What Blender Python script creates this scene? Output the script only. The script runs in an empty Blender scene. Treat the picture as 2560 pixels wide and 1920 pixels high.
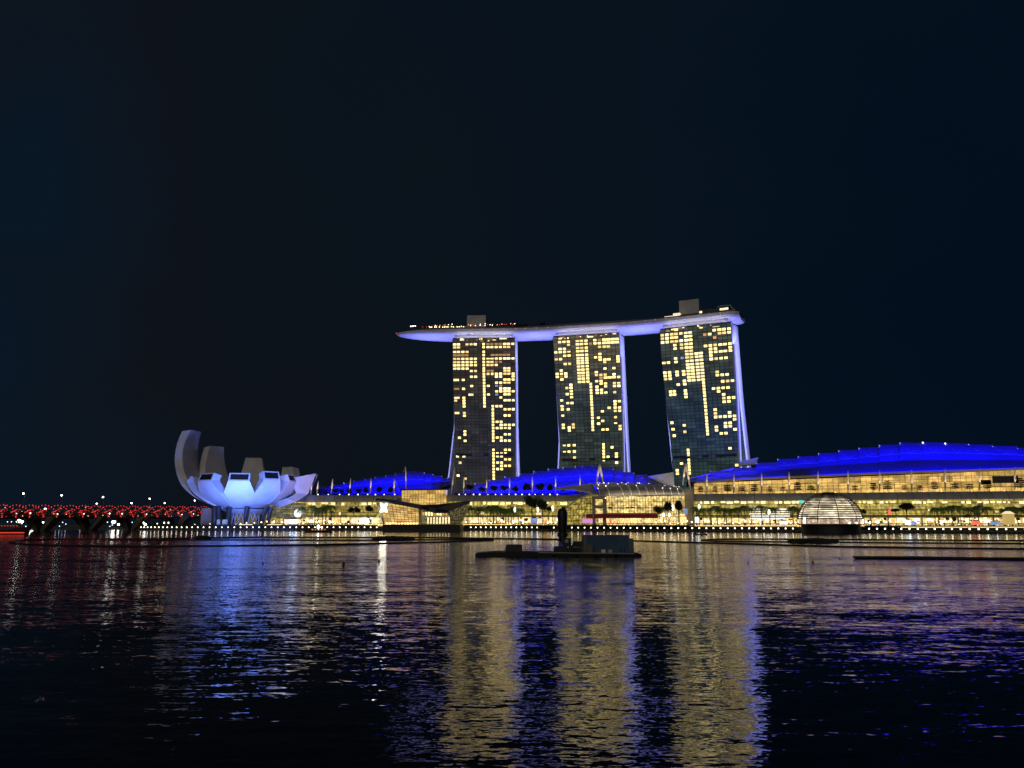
import bpy, bmesh, math, random
from mathutils import Vector, Matrix
R = math.radians
random.seed(7)
scene = bpy.context.scene
col = scene.collection

# ------------------------------------------------------------------ camera
FPX, CX, CY, CAM_H, V0 = 1923.0, 1280.0, 960.0, 6.0, 1306.0
TH = math.atan((V0 - CY) / FPX)
cam_d = bpy.data.cameras.new('camera')
cam = bpy.data.objects.new('camera', cam_d); col.objects.link(cam)
cam.location = (0, 0, CAM_H); cam.rotation_euler = (R(90) + TH, 0, 0)
cam_d.sensor_width = 36.0; cam_d.lens = FPX / 2560.0 * 36.0
cam_d.clip_start = 0.5; cam_d.clip_end = 9000
scene.camera = cam
scene.view_settings.view_transform = 'Standard'
scene.view_settings.look = 'None'
scene.view_settings.exposure = 0.0
scene.view_settings.gamma = 1.0
scene.cycles.use_denoising = True
scene.cycles.max_bounces = 5
scene.cycles.diffuse_bounces = 2
scene.cycles.glossy_bounces = 3
scene.cycles.sample_clamp_indirect = 4.0
scene.cycles.sample_clamp_direct = 0.0
scene.cycles.caustics_reflective = False
scene.cycles.caustics_refractive = False

# ------------------------------------------------------------------ night sky
SUN_EL, SUN_ROT = -5.0, 250.0
world = bpy.data.worlds.new('World'); scene.world = world
world.use_nodes = True
nt = world.node_tree
for n in list(nt.nodes): nt.nodes.remove(n)
wo = nt.nodes.new('ShaderNodeOutputWorld')
sky = nt.nodes.new('ShaderNodeTexSky'); sky.sky_type = 'NISHITA'; sky.sun_disc = False
sky.sun_elevation = R(SUN_EL); sky.sun_rotation = R(SUN_ROT)
bg = nt.nodes.new('ShaderNodeBackground'); bg.inputs[1].default_value = 0.05
nt.links.new(sky.outputs[0], bg.inputs[0])
tc = nt.nodes.new('ShaderNodeTexCoord')
cn = nt.nodes.new('ShaderNodeTexNoise'); cn.inputs['Scale'].default_value = 2.2; cn.inputs['Detail'].default_value = 4.0
nt.links.new(tc.outputs['Generated'], cn.inputs['Vector'])
sx = nt.nodes.new('ShaderNodeSeparateXYZ'); nt.links.new(tc.outputs['Generated'], sx.inputs[0])
wob = nt.nodes.new('ShaderNodeMath'); wob.operation = 'MULTIPLY_ADD'; wob.inputs[1].default_value = 0.8; wob.inputs[2].default_value = -0.40
nt.links.new(cn.outputs['Fac'], wob.inputs[0])
sm = nt.nodes.new('ShaderNodeMath'); sm.operation = 'ADD'; nt.links.new(sx.outputs[0], sm.inputs[0]); nt.links.new(wob.outputs[0], sm.inputs[1])
mr = nt.nodes.new('ShaderNodeMapRange'); mr.inputs[1].default_value = -0.62; mr.inputs[2].default_value = 0.62; nt.links.new(sm.outputs[0], mr.inputs[0])
cr = nt.nodes.new('ShaderNodeValToRGB'); el = cr.color_ramp.elements
el[0].position = 0.0; el[0].color = (0.0024, 0.0085, 0.0185, 1)
el[1].position = 1.0; el[1].color = (0.0010, 0.0046, 0.0122, 1)
for p_, c_ in ((0.20, (0.0041, 0.0061, 0.0102, 1)), (0.40, (0.0032, 0.0062, 0.0108, 1)), (0.66, (0.0021, 0.0062, 0.0132, 1))):
    e = el.new(p_); e.color = c_
nt.links.new(mr.outputs[0], cr.inputs[0])
bg2 = nt.nodes.new('ShaderNodeBackground'); bg2.inputs[1].default_value = 1.0
nt.links.new(cr.outputs[0], bg2.inputs[0])
ad = nt.nodes.new('ShaderNodeAddShader')
nt.links.new(bg.outputs[0], ad.inputs[0]); nt.links.new(bg2.outputs[0], ad.inputs[1])
nt.links.new(ad.outputs[0], wo.inputs[0])

# the glow of the city across the bay (behind the camera), soft and weak
sl = bpy.data.lights.new('city_glow', 'SUN'); sl.energy = 0.36; sl.angle = R(40); sl.color = (1.0, 0.93, 0.84)
so = bpy.data.objects.new('city_glow', sl); col.objects.link(so)
so.rotation_euler = (R(66), 0, R(-16))

# ------------------------------------------------------------------ pixel <-> place
def pt(px, py, Y):
    dx = (px - CX) / FPX; dy = (CY - py) / FPX
    t = Y / (math.cos(TH) - dy * math.sin(TH))
    return Vector((dx * t, Y, CAM_H + t * (math.sin(TH) + dy * math.cos(TH))))
def zat(py, Y): return pt(CX, py, Y).z
def xat(px, z, Y):
    dy = math.tan(math.atan2(z - CAM_H, Y) - TH)
    return (px - CX) / FPX * Y / (math.cos(TH) - dy * math.sin(TH))
def vat(z, Y): return CY - FPX * math.tan(math.atan2(z - CAM_H, Y) - TH)
def at(px, z, Y): return Vector((xat(px, z, Y), Y, z))
def lerp(a, b, t): return a + (b - a) * t
def table(tab, x):
    if x <= tab[0][0]: return tab[0][1]
    for (a, b), (c, d) in zip(tab, tab[1:]):
        if x <= c: return lerp(b, d, (x - a) / (c - a))
    return tab[-1][1]
def wat(py): return CAM_H / math.tan(math.atan((py - CY) / FPX) - TH)   # distance of the water seen at that row

# ------------------------------------------------------------------ materials
M = {}
def mat(name, color, rough=0.6, metal=0.0, emit=None, es=0.0, noise=0.0, nscale=1.0, spec=0.5):
    m = bpy.data.materials.new(name); m.use_nodes = True
    n = m.node_tree.nodes; l = m.node_tree.links
    b = n['Principled BSDF']
    b.inputs['Base Color'].default_value = (*color, 1); b.inputs['Roughness'].default_value = rough
    b.inputs['Metallic'].default_value = metal
    b.inputs['Specular IOR Level'].default_value = spec
    if noise:
        t = n.new('ShaderNodeTexCoord'); x = n.new('ShaderNodeTexNoise')
        x.inputs['Scale'].default_value = nscale; x.inputs['Detail'].default_value = 4
        l.new(t.outputs['Object'], x.inputs['Vector'])
        r = n.new('ShaderNodeValToRGB')
        r.color_ramp.elements[0].position = 0.3; r.color_ramp.elements[1].position = 0.7
        r.color_ramp.elements[0].color = (*[c * (1 - noise) for c in color], 1)
        r.color_ramp.elements[1].color = (*[min(1, c * (1 + noise)) for c in color], 1)
        l.new(x.outputs['Fac'], r.inputs[0]); l.new(r.outputs[0], b.inputs['Base Color'])
    if emit:
        b.inputs['Emission Color'].default_value = (*emit, 1); b.inputs['Emission Strength'].default_value = es
        m.cycles.emission_sampling = 'NONE'
    M[name] = m
    return m
mat('white_paint', (0.72, 0.72, 0.72), 0.5, noise=0.06, nscale=0.2)
mat('museum_skin', (0.62, 0.60, 0.58), 0.45, noise=0.13, nscale=0.09)
mat('grey_metal', (0.40, 0.385, 0.37), 0.42, noise=0.15, nscale=0.08)
mat('canopy_grey', (0.30, 0.285, 0.265), 0.4, noise=0.18, nscale=0.12)
mat('fascia_metal', (0.60, 0.56, 0.64), 0.45, noise=0.12, nscale=0.12)
mat('dark_metal', (0.03, 0.03, 0.032), 0.45, noise=0.2, nscale=0.5)
mat('mullion', (0.16, 0.13, 0.08), 0.5)
mat('black', (0.008, 0.008, 0.009), 0.6, noise=0.3, nscale=1.0)
mat('concrete', (0.20, 0.19, 0.17), 0.8, noise=0.2, nscale=0.3)
mat('pylon_stone', (0.42, 0.36, 0.27), 0.7, noise=0.12, nscale=0.3)
mat('paving', (0.07, 0.062, 0.05), 0.8, noise=0.3, nscale=0.2)
mat('roof_shell', (0.040, 0.040, 0.36), 0.6, noise=0.14, nscale=0.06)  # floodlight blue put into the base colour of the grey metal
mat('mast_white', (0.80, 0.72, 0.60), 0.5)
mat('leaf', (0.035, 0.055, 0.018), 0.6, noise=0.5, nscale=1.5)
mat('leaf_palm', (0.13, 0.22, 0.035), 0.5, noise=0.45, nscale=1.2)
mat('leaf_dark', (0.012, 0.016, 0.008), 0.7, noise=0.5, nscale=1.5)
mat('bark', (0.07, 0.055, 0.035), 0.85, noise=0.3, nscale=2)
mat('float_black', (0.006, 0.006, 0.007), 0.55, noise=0.4, nscale=0.4)
mat('container_blue', (0.050, 0.105, 0.175), 0.55, noise=0.25, nscale=0.6)
mat('container_frame', (0.11, 0.13, 0.13), 0.55, noise=0.2, nscale=0.8)
mat('plywood', (0.16, 0.11, 0.06), 0.7, noise=0.2, nscale=1)
mat('hull_brown', (0.12, 0.035, 0.02), 0.5, noise=0.2, nscale=1)
mat('awning_red', (0.42, 0.03, 0.05), 0.7, noise=0.25, nscale=0.15)
mat('lamp_warm', (0.8, 0.7, 0.5), 0.5, emit=(1.0, 0.80, 0.46), es=4.0)
mat('lamp_white', (0.8, 0.8, 0.8), 0.5, emit=(1.0, 0.94, 0.78), es=4.0)
mat('lamp_flood', (0.8, 0.8, 0.8), 0.5, emit=(1.0, 0.97, 0.85), es=8.0)
mat('emblem_white', (0.8, 0.8, 0.8), 0.5, emit=(1.0, 0.95, 0.72), es=14.0)
mat('bridge_concrete', (0.11, 0.10, 0.075), 0.85, noise=0.25, nscale=0.3)
mat('lamp_cool', (0.8, 0.8, 0.8), 0.5, emit=(0.62, 0.80, 1.0), es=3.0)
mat('lamp_red', (0.5, 0.05, 0.04), 0.5, emit=(1.0, 0.055, 0.04), es=0.95)
mat('lamp_orange', (0.5, 0.2, 0.04), 0.5, emit=(1.0, 0.35, 0.10), es=2.5)
mat('strip_warm', (0.8, 0.7, 0.4), 0.5, emit=(1.0, 0.70, 0.24), es=1.3)
mat('strip_red', (0.5, 0.05, 0.04), 0.5, emit=(1.0, 0.07, 0.045), es=0.7)
mat('sign_white', (0.8, 0.8, 0.8), 0.5, emit=(1.0, 0.97, 0.9), es=1.6)
mat('sign_teal', (0.1, 0.8, 0.7), 0.5, emit=(0.15, 0.80, 0.62), es=0.8)
mat('sign_red', (0.8, 0.1, 0.1), 0.5, emit=(1.0, 0.16, 0.10), es=1.0)
mat('sign_magenta', (0.7, 0.2, 0.6), 0.5, emit=(0.75, 0.26, 0.72), es=0.9)
def lit_room(name, c, es, base=0.04):
    """a lit hotel room behind glass: curtains and furniture make it uneven"""
    m = mat(name, (base, base * .9, base * .7), 0.4, emit=c, es=es, spec=0.2)
    n = m.node_tree.nodes; l = m.node_tree.links; b = n['Principled BSDF']
    t = n.new('ShaderNodeNewGeometry'); x = n.new('ShaderNodeTexNoise'); x.inputs['Scale'].default_value = 0.55; x.inputs['Detail'].default_value = 2
    l.new(t.outputs['Position'], x.inputs['Vector'])
    r = n.new('ShaderNodeMapRange'); r.inputs[1].default_value = .35; r.inputs[2].default_value = .65; r.inputs[3].default_value = es * .72; r.inputs[4].default_value = es * 1.15
    l.new(x.outputs['Fac'], r.inputs[0]); l.new(r.outputs[0], b.inputs['Emission Strength'])
lit_room('win_gold', (1.0, 0.75, 0.265), 2.25)
lit_room('win_soft', (1.0, 0.70, 0.26), 1.3)
lit_room('win_bright', (1.0, 0.80, 0.36), 2.8)
lit_room('win_pale', (1.0, 0.80, 0.42), 1.6)
lit_room('win_dim', (1.0, 0.52, 0.17), 0.45)
lit_room('win_blue', (0.35, 0.50, 0.95), 0.6)
lit_room('win_orange', (1.0, 0.42, 0.14), 0.9)
mat('glow_cream', (0.3, 0.27, 0.2), 0.5, emit=(1.0, 0.80, 0.50), es=1.0)

def math_node(n, l, op, a, b=None, c=None):
    x = n.new('ShaderNodeMath'); x.operation = op
    for i, s in enumerate((a, b, c)):
        if s is None: continue
        if isinstance(s, (int, float)): x.inputs[i].default_value = s
        else: l.new(s, x.inputs[i])
    return x.outputs[0]

def interior(name, colA, colB, strength, cell=(6, 4.5), line=0.10, fine=(0.9, 0.5), dark=0.25, ct=1.0):
    """A glazed shop front lit from inside: rooms of uneven brightness, goods and floor edges. UV is in metres."""
    m = bpy.data.materials.new(name); m.use_nodes = True
    n = m.node_tree.nodes; l = m.node_tree.links
    b = n['Principled BSDF']; b.inputs['Base Color'].default_value = (0.03, 0.03, 0.025, 1); b.inputs['Roughness'].default_value = 0.15
    uv = n.new('ShaderNodeUVMap'); sp = n.new('ShaderNodeSeparateXYZ'); l.new(uv.outputs[0], sp.inputs[0])
    u, v = sp.outputs[0], sp.outputs[1]
    cu = math_node(n, l, 'FLOOR', math_node(n, l, 'DIVIDE', u, cell[0])); cv = math_node(n, l, 'FLOOR', math_node(n, l, 'DIVIDE', v, cell[1]))
    cb = n.new('ShaderNodeCombineXYZ'); l.new(cu, cb.inputs[0]); l.new(cv, cb.inputs[1])
    wn = n.new('ShaderNodeTexWhiteNoise'); wn.noise_dimensions = '2D'; l.new(cb.outputs[0], wn.inputs['Vector'])
    mp = n.new('ShaderNodeMapping'); mp.inputs['Scale'].default_value = (fine[0], fine[1], 1); l.new(uv.outputs[0], mp.inputs[0])
    nz = n.new('ShaderNodeTexNoise'); nz.inputs['Scale'].default_value = 1.0; nz.inputs['Detail'].default_value = 4; l.new(mp.outputs[0], nz.inputs['Vector'])
    mr = n.new('ShaderNodeMapRange'); mr.inputs[1].default_value = 0.33; mr.inputs[2].default_value = 0.66
    mr.inputs[3].default_value = lerp(0.9, 0.22, ct); mr.inputs[4].default_value = lerp(0.9, 1.4, ct); l.new(nz.outputs['Fac'], mr.inputs[0])
    room = math_node(n, l, 'MULTIPLY_ADD', wn.outputs['Value'], 0.75, 0.45)
    br = math_node(n, l, 'MULTIPLY', mr.outputs[0], room)
    fv = math_node(n, l, 'FRACT', math_node(n, l, 'DIVIDE', v, cell[1]))
    slab = math_node(n, l, 'GREATER_THAN', fv, line)
    slab = math_node(n, l, 'MULTIPLY_ADD', slab, 1 - dark, dark)
    br = math_node(n, l, 'MULTIPLY', br, slab)
    mx = n.new('ShaderNodeMix'); mx.data_type = 'RGBA'; mx.inputs[6].default_value = (*colA, 1); mx.inputs[7].default_value = (*colB, 1)
    l.new(wn.outputs['Color'], mx.inputs[0]); l.new(mx.outputs[2], b.inputs['Emission Color'])
    l.new(math_node(n, l, 'MULTIPLY', br, strength), b.inputs['Emission Strength'])
    m.cycles.emission_sampling = 'NONE'
    M[name] = m
interior('shop_upper', (1.0, 0.66, 0.15), (1.0, 0.57, 0.17), 1.0, (7, 3.6), 0.10, (0.3, 0.35), 0.35, 0.45)
interior('shop_lower', (1.0, 0.73, 0.12), (0.75, 0.62, 0.14), 0.62, (5, 4.6), 0.14, (0.5, 0.3), 0.25, 1.0)
interior('shop_street', (1.0, 0.78, 0.36), (1.0, 0.60, 0.18), 1.7, (3.2, 5.0), 0.10, (1.1, 0.5), 0.12)
interior('atrium_glow', (1.0, 0.77, 0.30), (1.0, 0.68, 0.18), 1.15, (6, 6.0), 0.06, (0.35, 0.4), 0.5)
interior('crystal_glow', (1.0, 0.64, 0.20), (1.0, 0.56, 0.16), 1.05, (5, 2.2), 0.10, (0.15, 0.2), 0.55, 0.4)
interior('crystal_lattice', (0.70, 0.55, 0.22), (0.5, 0.42, 0.18), 0.32, (2.2, 2.2), 0.22, (0.5, 0.5), 0.2)
interior('dome_glow', (1.0, 0.84, 0.56), (1.0, 0.84, 0.60), 1.75, (5, 3), 0.0, (0.25, 0.3), 1.0)
interior('court_glow', (0.75, 0.66, 0.28), (0.65, 0.56, 0.22), 0.42, (9, 2.0), 0.25, (0.3, 0.4), 0.4)
interior('dome_crowd', (1.0, 0.74, 0.46), (0.7, 0.45, 0.3), 0.9, (1.1, 3), 0.0, (1.5, 1.0), 1.0)

def tower_glass(name, tint, warm, amt):
    """Dark curtain wall: UV counts bays and floors; a dim glow painted into the glass differs from room to room, mullions and slab edges are darker."""
    m = bpy.data.materials.new(name); m.use_nodes = True
    n = m.node_tree.nodes; l = m.node_tree.links
    b = n['Principled BSDF']; b.inputs['Roughness'].default_value = 0.35; b.inputs['Specular IOR Level'].default_value = 0.12
    uv = n.new('ShaderNodeUVMap'); sp = n.new('ShaderNodeSeparateXYZ'); l.new(uv.outputs[0], sp.inputs[0])
    u, v = sp.outputs[0], sp.outputs[1]
    cb = n.new('ShaderNodeCombineXYZ')
    l.new(math_node(n, l, 'FLOOR', math_node(n, l, 'MULTIPLY', u, 0.5)), cb.inputs[0]); l.new(math_node(n, l, 'FLOOR', v), cb.inputs[1])
    wn = n.new('ShaderNodeTexWhiteNoise'); wn.noise_dimensions = '2D'; l.new(cb.outputs[0], wn.inputs['Vector'])
    mp = n.new('ShaderNodeMapping'); mp.inputs['Scale'].default_value = (0.22, 0.16, 1); l.new(uv.outputs[0], mp.inputs[0])
    nz = n.new('ShaderNodeTexNoise'); nz.inputs['Scale'].default_value = 1; nz.inputs['Detail'].default_value = 3; l.new(mp.outputs[0], nz.inputs['Vector'])
    room = math_node(n, l, 'MULTIPLY_ADD', wn.outputs['Value'], 0.7, 0.5)
    big = math_node(n, l, 'MULTIPLY_ADD', nz.outputs['Fac'], 1.6, 0.1)
    br = math_node(n, l, 'MULTIPLY', room, big)
    fu = math_node(n, l, 'FRACT', u); fv = math_node(n, l, 'FRACT', v)
    mu = math_node(n, l, 'GREATER_THAN', fu, 0.13); mv = math_node(n, l, 'GREATER_THAN', fv, 0.17)
    g = math_node(n, l, 'MULTIPLY_ADD', math_node(n, l, 'MULTIPLY', mu, mv), 0.75, 0.25)
    br = math_node(n, l, 'MULTIPLY', br, g)
    vm = n.new('ShaderNodeVectorMath'); vm.operation = 'SCALE'; vm.inputs[0].default_value = tint; l.new(br, vm.inputs['Scale'])
    tf = n.new('ShaderNodeMapRange'); tf.inputs[1].default_value = -26; tf.inputs[2].default_value = -3; tf.inputs[3].default_value = 0; tf.inputs[4].default_value = amt  # painted warm glow, growing towards the upper floors
    fl = math_node(n, l, 'FLOOR', v); wf = n.new('ShaderNodeTexWhiteNoise'); wf.noise_dimensions = '1D'; l.new(fl, wf.inputs['W'])
    l.new(math_node(n, l, 'MULTIPLY_ADD', wf.outputs['Value'], 9.0, math_node(n, l, 'ADD', fl, -4.5)), tf.inputs[0])
    vw = n.new('ShaderNodeVectorMath'); vw.operation = 'SCALE'; vw.inputs[0].default_value = warm; l.new(br, vw.inputs['Scale'])
    vx = n.new('ShaderNodeMix'); vx.data_type = 'VECTOR'; l.new(tf.outputs[0], vx.inputs[0]); l.new(vm.outputs[0], vx.inputs[4]); l.new(vw.outputs[0], vx.inputs[5])
    l.new(vx.outputs[1], b.inputs['Emission Color']); b.inputs['Emission Strength'].default_value = 0.20  # faint emission stands in for room light and city glow
    b.inputs['Base Color'].default_value = (0.022, 0.026, 0.028, 1)
    m.cycles.emission_sampling = 'NONE'
    M[name] = m
tower_glass('glass_umber', (0.15, 0.150, 0.135), (0.26, 0.17, 0.12), 0.7)
tower_glass('glass_teal', (0.17, 0.25, 0.235), (0.62, 0.52, 0.28), 0.8)
tower_glass('glass_teal_deep', (0.12, 0.235, 0.26), (0.34, 0.38, 0.28), 0.8)

# ------------------------------------------------------------------ mesh helper
class MB:
    def __init__(s): s.v = []; s.f = []; s.uv = []; s.any = False
    def face(s, pts, uv=None):
        i = len(s.v); s.v += [tuple(p) for p in pts]; s.f.append(tuple(range(i, i + len(pts))))
        s.uv.append(uv or [(0, 0)] * len(pts)); s.any = s.any or uv is not None
    def box8(s, p):
        """p: 4 lower then 4 upper corners, counter-clockwise from above"""
        i = len(s.v); s.v += [tuple(q) for q in p]
        for f in ((3, 2, 1, 0), (4, 5, 6, 7), (0, 1, 5, 4), (1, 2, 6, 5), (2, 3, 7, 6), (3, 0, 4, 7)):
            s.f.append(tuple(i + k for k in f)); s.uv.append([(0, 0)] * 4)
    def box(s, c, size, rz=0.0):
        cx, cy, cz = c; x, y, z = [k / 2 for k in size]; ca, sa = math.cos(rz), math.sin(rz)
        q = []
        for zz in (-z, z):
            for (a, b) in ((-x, -y), (x, -y), (x, y), (-x, y)):
                q.append((cx + a * ca - b * sa, cy + a * sa + b * ca, cz + zz))
        s.box8(q)
    def tube(s, pts, r, n=6, r2=None, caps=True):
        pts = [Vector(p) for p in pts]; rings = []
        for k, p in enumerate(pts):
            d = (pts[min(k + 1, len(pts) - 1)] - pts[max(k - 1, 0)]).normalized()
            a = d.cross(Vector((0, 0, 1)));
            if a.length < 1e-3: a = d.cross(Vector((1, 0, 0)))
            a.normalize(); b = d.cross(a)
            rr = r if r2 is None else lerp(r, r2, k / max(1, len(pts) - 1))
            if callable(r): rr = r(k / max(1, len(pts) - 1))
            i = len(s.v)
            s.v += [tuple(p + (a * math.cos(2 * math.pi * j / n) + b * math.sin(2 * math.pi * j / n)) * rr) for j in range(n)]
            rings.append(i)
        for i, k in zip(rings, rings[1:]):
            for j in range(n):
                s.f.append((i + j, i + (j + 1) % n, k + (j + 1) % n, k + j)); s.uv.append([(0, 0)] * 4)
        if caps:
            s.f.append(tuple(rings[0] + j for j in reversed(range(n)))); s.uv.append([(0, 0)] * n)
            s.f.append(tuple(rings[-1] + j for j in range(n))); s.uv.append([(0, 0)] * n)
    def ball(s, c, r, n=8, m=6, sz=1.0):
        c = Vector(c); i = len(s.v)
        s.v.append(tuple(c + Vector((0, 0, -r * sz))))
        for k in range(1, m):
            a = -math.pi / 2 + math.pi * k / m
            for j in range(n):
                b = 2 * math.pi * j / n
                s.v.append(tuple(c + Vector((r * math.cos(a) * math.cos(b), r * math.cos(a) * math.sin(b), r * sz * math.sin(a)))))
        s.v.append(tuple(c + Vector((0, 0, r * sz)))); top = len(s.v) - 1
        for j in range(n):
            s.f.append((i, i + 1 + (j + 1) % n, i + 1 + j)); s.uv.append([(0, 0)] * 3)
            q = i + 1 + (m - 2) * n
            s.f.append((q + j, q + (j + 1) % n, top)); s.uv.append([(0, 0)] * 3)
        for k in range(m - 2):
            for j in range(n):
                a = i + 1 + k * n
                s.f.append((a + j, a + (j + 1) % n, a + n + (j + 1) % n, a + n + j)); s.uv.append([(0, 0)] * 4)
    def grid(s, rows, uvrows=None, flip=False):
        i = len(s.v); w = len(rows[0])
        for r_ in rows: s.v += [tuple(p) for p in r_]
        for a in range(len(rows) - 1):
            for b in range(w - 1):
                f = (i + a * w + b, i + a * w + b + 1, i + (a + 1) * w + b + 1, i + (a + 1) * w + b)
                uv = [(0, 0)] * 4
                if uvrows: uv = [uvrows[a][b], uvrows[a][b + 1], uvrows[a + 1][b + 1], uvrows[a + 1][b]]; s.any = True
                if flip: f = f[::-1]; uv = uv[::-1]
                s.f.append(f); s.uv.append(uv)
    def build(s, name, m, parent=None, origin=None, smooth=False):
        o0 = Vector(origin) if origin is not None else Vector((0, 0, 0))
        me = bpy.data.meshes.new(name)
        me.from_pydata([tuple(Vector(p) - o0) for p in s.v], [], s.f)
        if s.any:
            ul = me.uv_layers.new(name='UVMap'); k = 0
            for uv in s.uv:
                for q in uv: ul.data[k].uv = q; k += 1
        if isinstance(m, str): m = M[m]
        me.materials.append(m)
        if smooth:
            for p in me.polygons: p.use_smooth = True
        me.update()
        ob = bpy.data.objects.new(name, me); col.objects.link(ob)
        ob.location = o0
        if parent is not None:
            ob.parent = parent
            ob.location = o0 - world_loc(parent)
        return ob
def world_loc(o):
    p = Vector(o.location)
    while o.parent is not None: o = o.parent; p = p + Vector(o.location)
    return p
def tag(o, label=None, cat=None, group=None, kind=None):
    if label: o['label'] = label
    if cat: o['category'] = cat
    if group: o['group'] = group
    if kind: o['kind'] = kind
    return o
def empty(name, loc, label, cat, group=None, rz=0.0):
    o = bpy.data.objects.new(name, None); col.objects.link(o); o.location = loc; o.rotation_euler = (0, 0, rz)
    o.empty_display_size = 1
    return tag(o, label, cat, group)
def clone(o, parent=None):
    c = o.copy(); col.objects.link(c); c.parent = parent
    for ch in [k for k in KIDS.get(o.name, [])]: clone(ch, c)
    return c
KIDS = {}
def index_kids():
    KIDS.clear()
    for o in col.objects:
        if o.parent is not None: KIDS.setdefault(o.parent.name, []).append(o)
def place(proto, loc, label=None, group=None, rz=0.0, sc=1.0):
    c = clone(proto); c.location = loc; c.rotation_euler = (0, 0, rz)
    c.scale = (sc, sc, sc) if isinstance(sc, (int, float)) else sc
    if label: c['label'] = label
    if group: c['group'] = group
    return c
PROTOS = []
def proto_done(o): PROTOS.append(o); index_kids(); return o
def area(name, loc, target, w, h, power, color, spread=180):
    ld = bpy.data.lights.new(name, 'AREA'); ld.shape = 'RECTANGLE'; ld.size = w; ld.size_y = h; ld.energy = power; ld.color = color
    ld.spread = R(spread)
    o = bpy.data.objects.new(name, ld); col.objects.link(o); o.location = loc
    d = Vector(target) - Vector(loc)
    o.rotation_euler = d.to_track_quat('-Z', 'X').to_euler()
    return o
def strip_light(name, a, b, target, w, power, color, spread=150):
    """A strip-shaped area light from a to b, aimed at target."""
    a, b = Vector(a), Vector(b); mid = (a + b) / 2
    z = -(Vector(target) - mid).normalized(); x = (b - a).normalized(); z = (z - x * z.dot(x)).normalized(); y = z.cross(x)
    ld = bpy.data.lights.new(name, 'AREA'); ld.shape = 'RECTANGLE'; ld.size = (b - a).length; ld.size_y = w; ld.energy = power; ld.color = color
    ld.spread = R(spread)
    o = bpy.data.objects.new(name, ld); col.objects.link(o)
    o.matrix_world = Matrix(((x.x, y.x, z.x, mid.x), (x.y, y.y, z.y, mid.y), (x.z, y.z, z.z, mid.z), (0, 0, 0, 1)))
    return o

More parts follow.
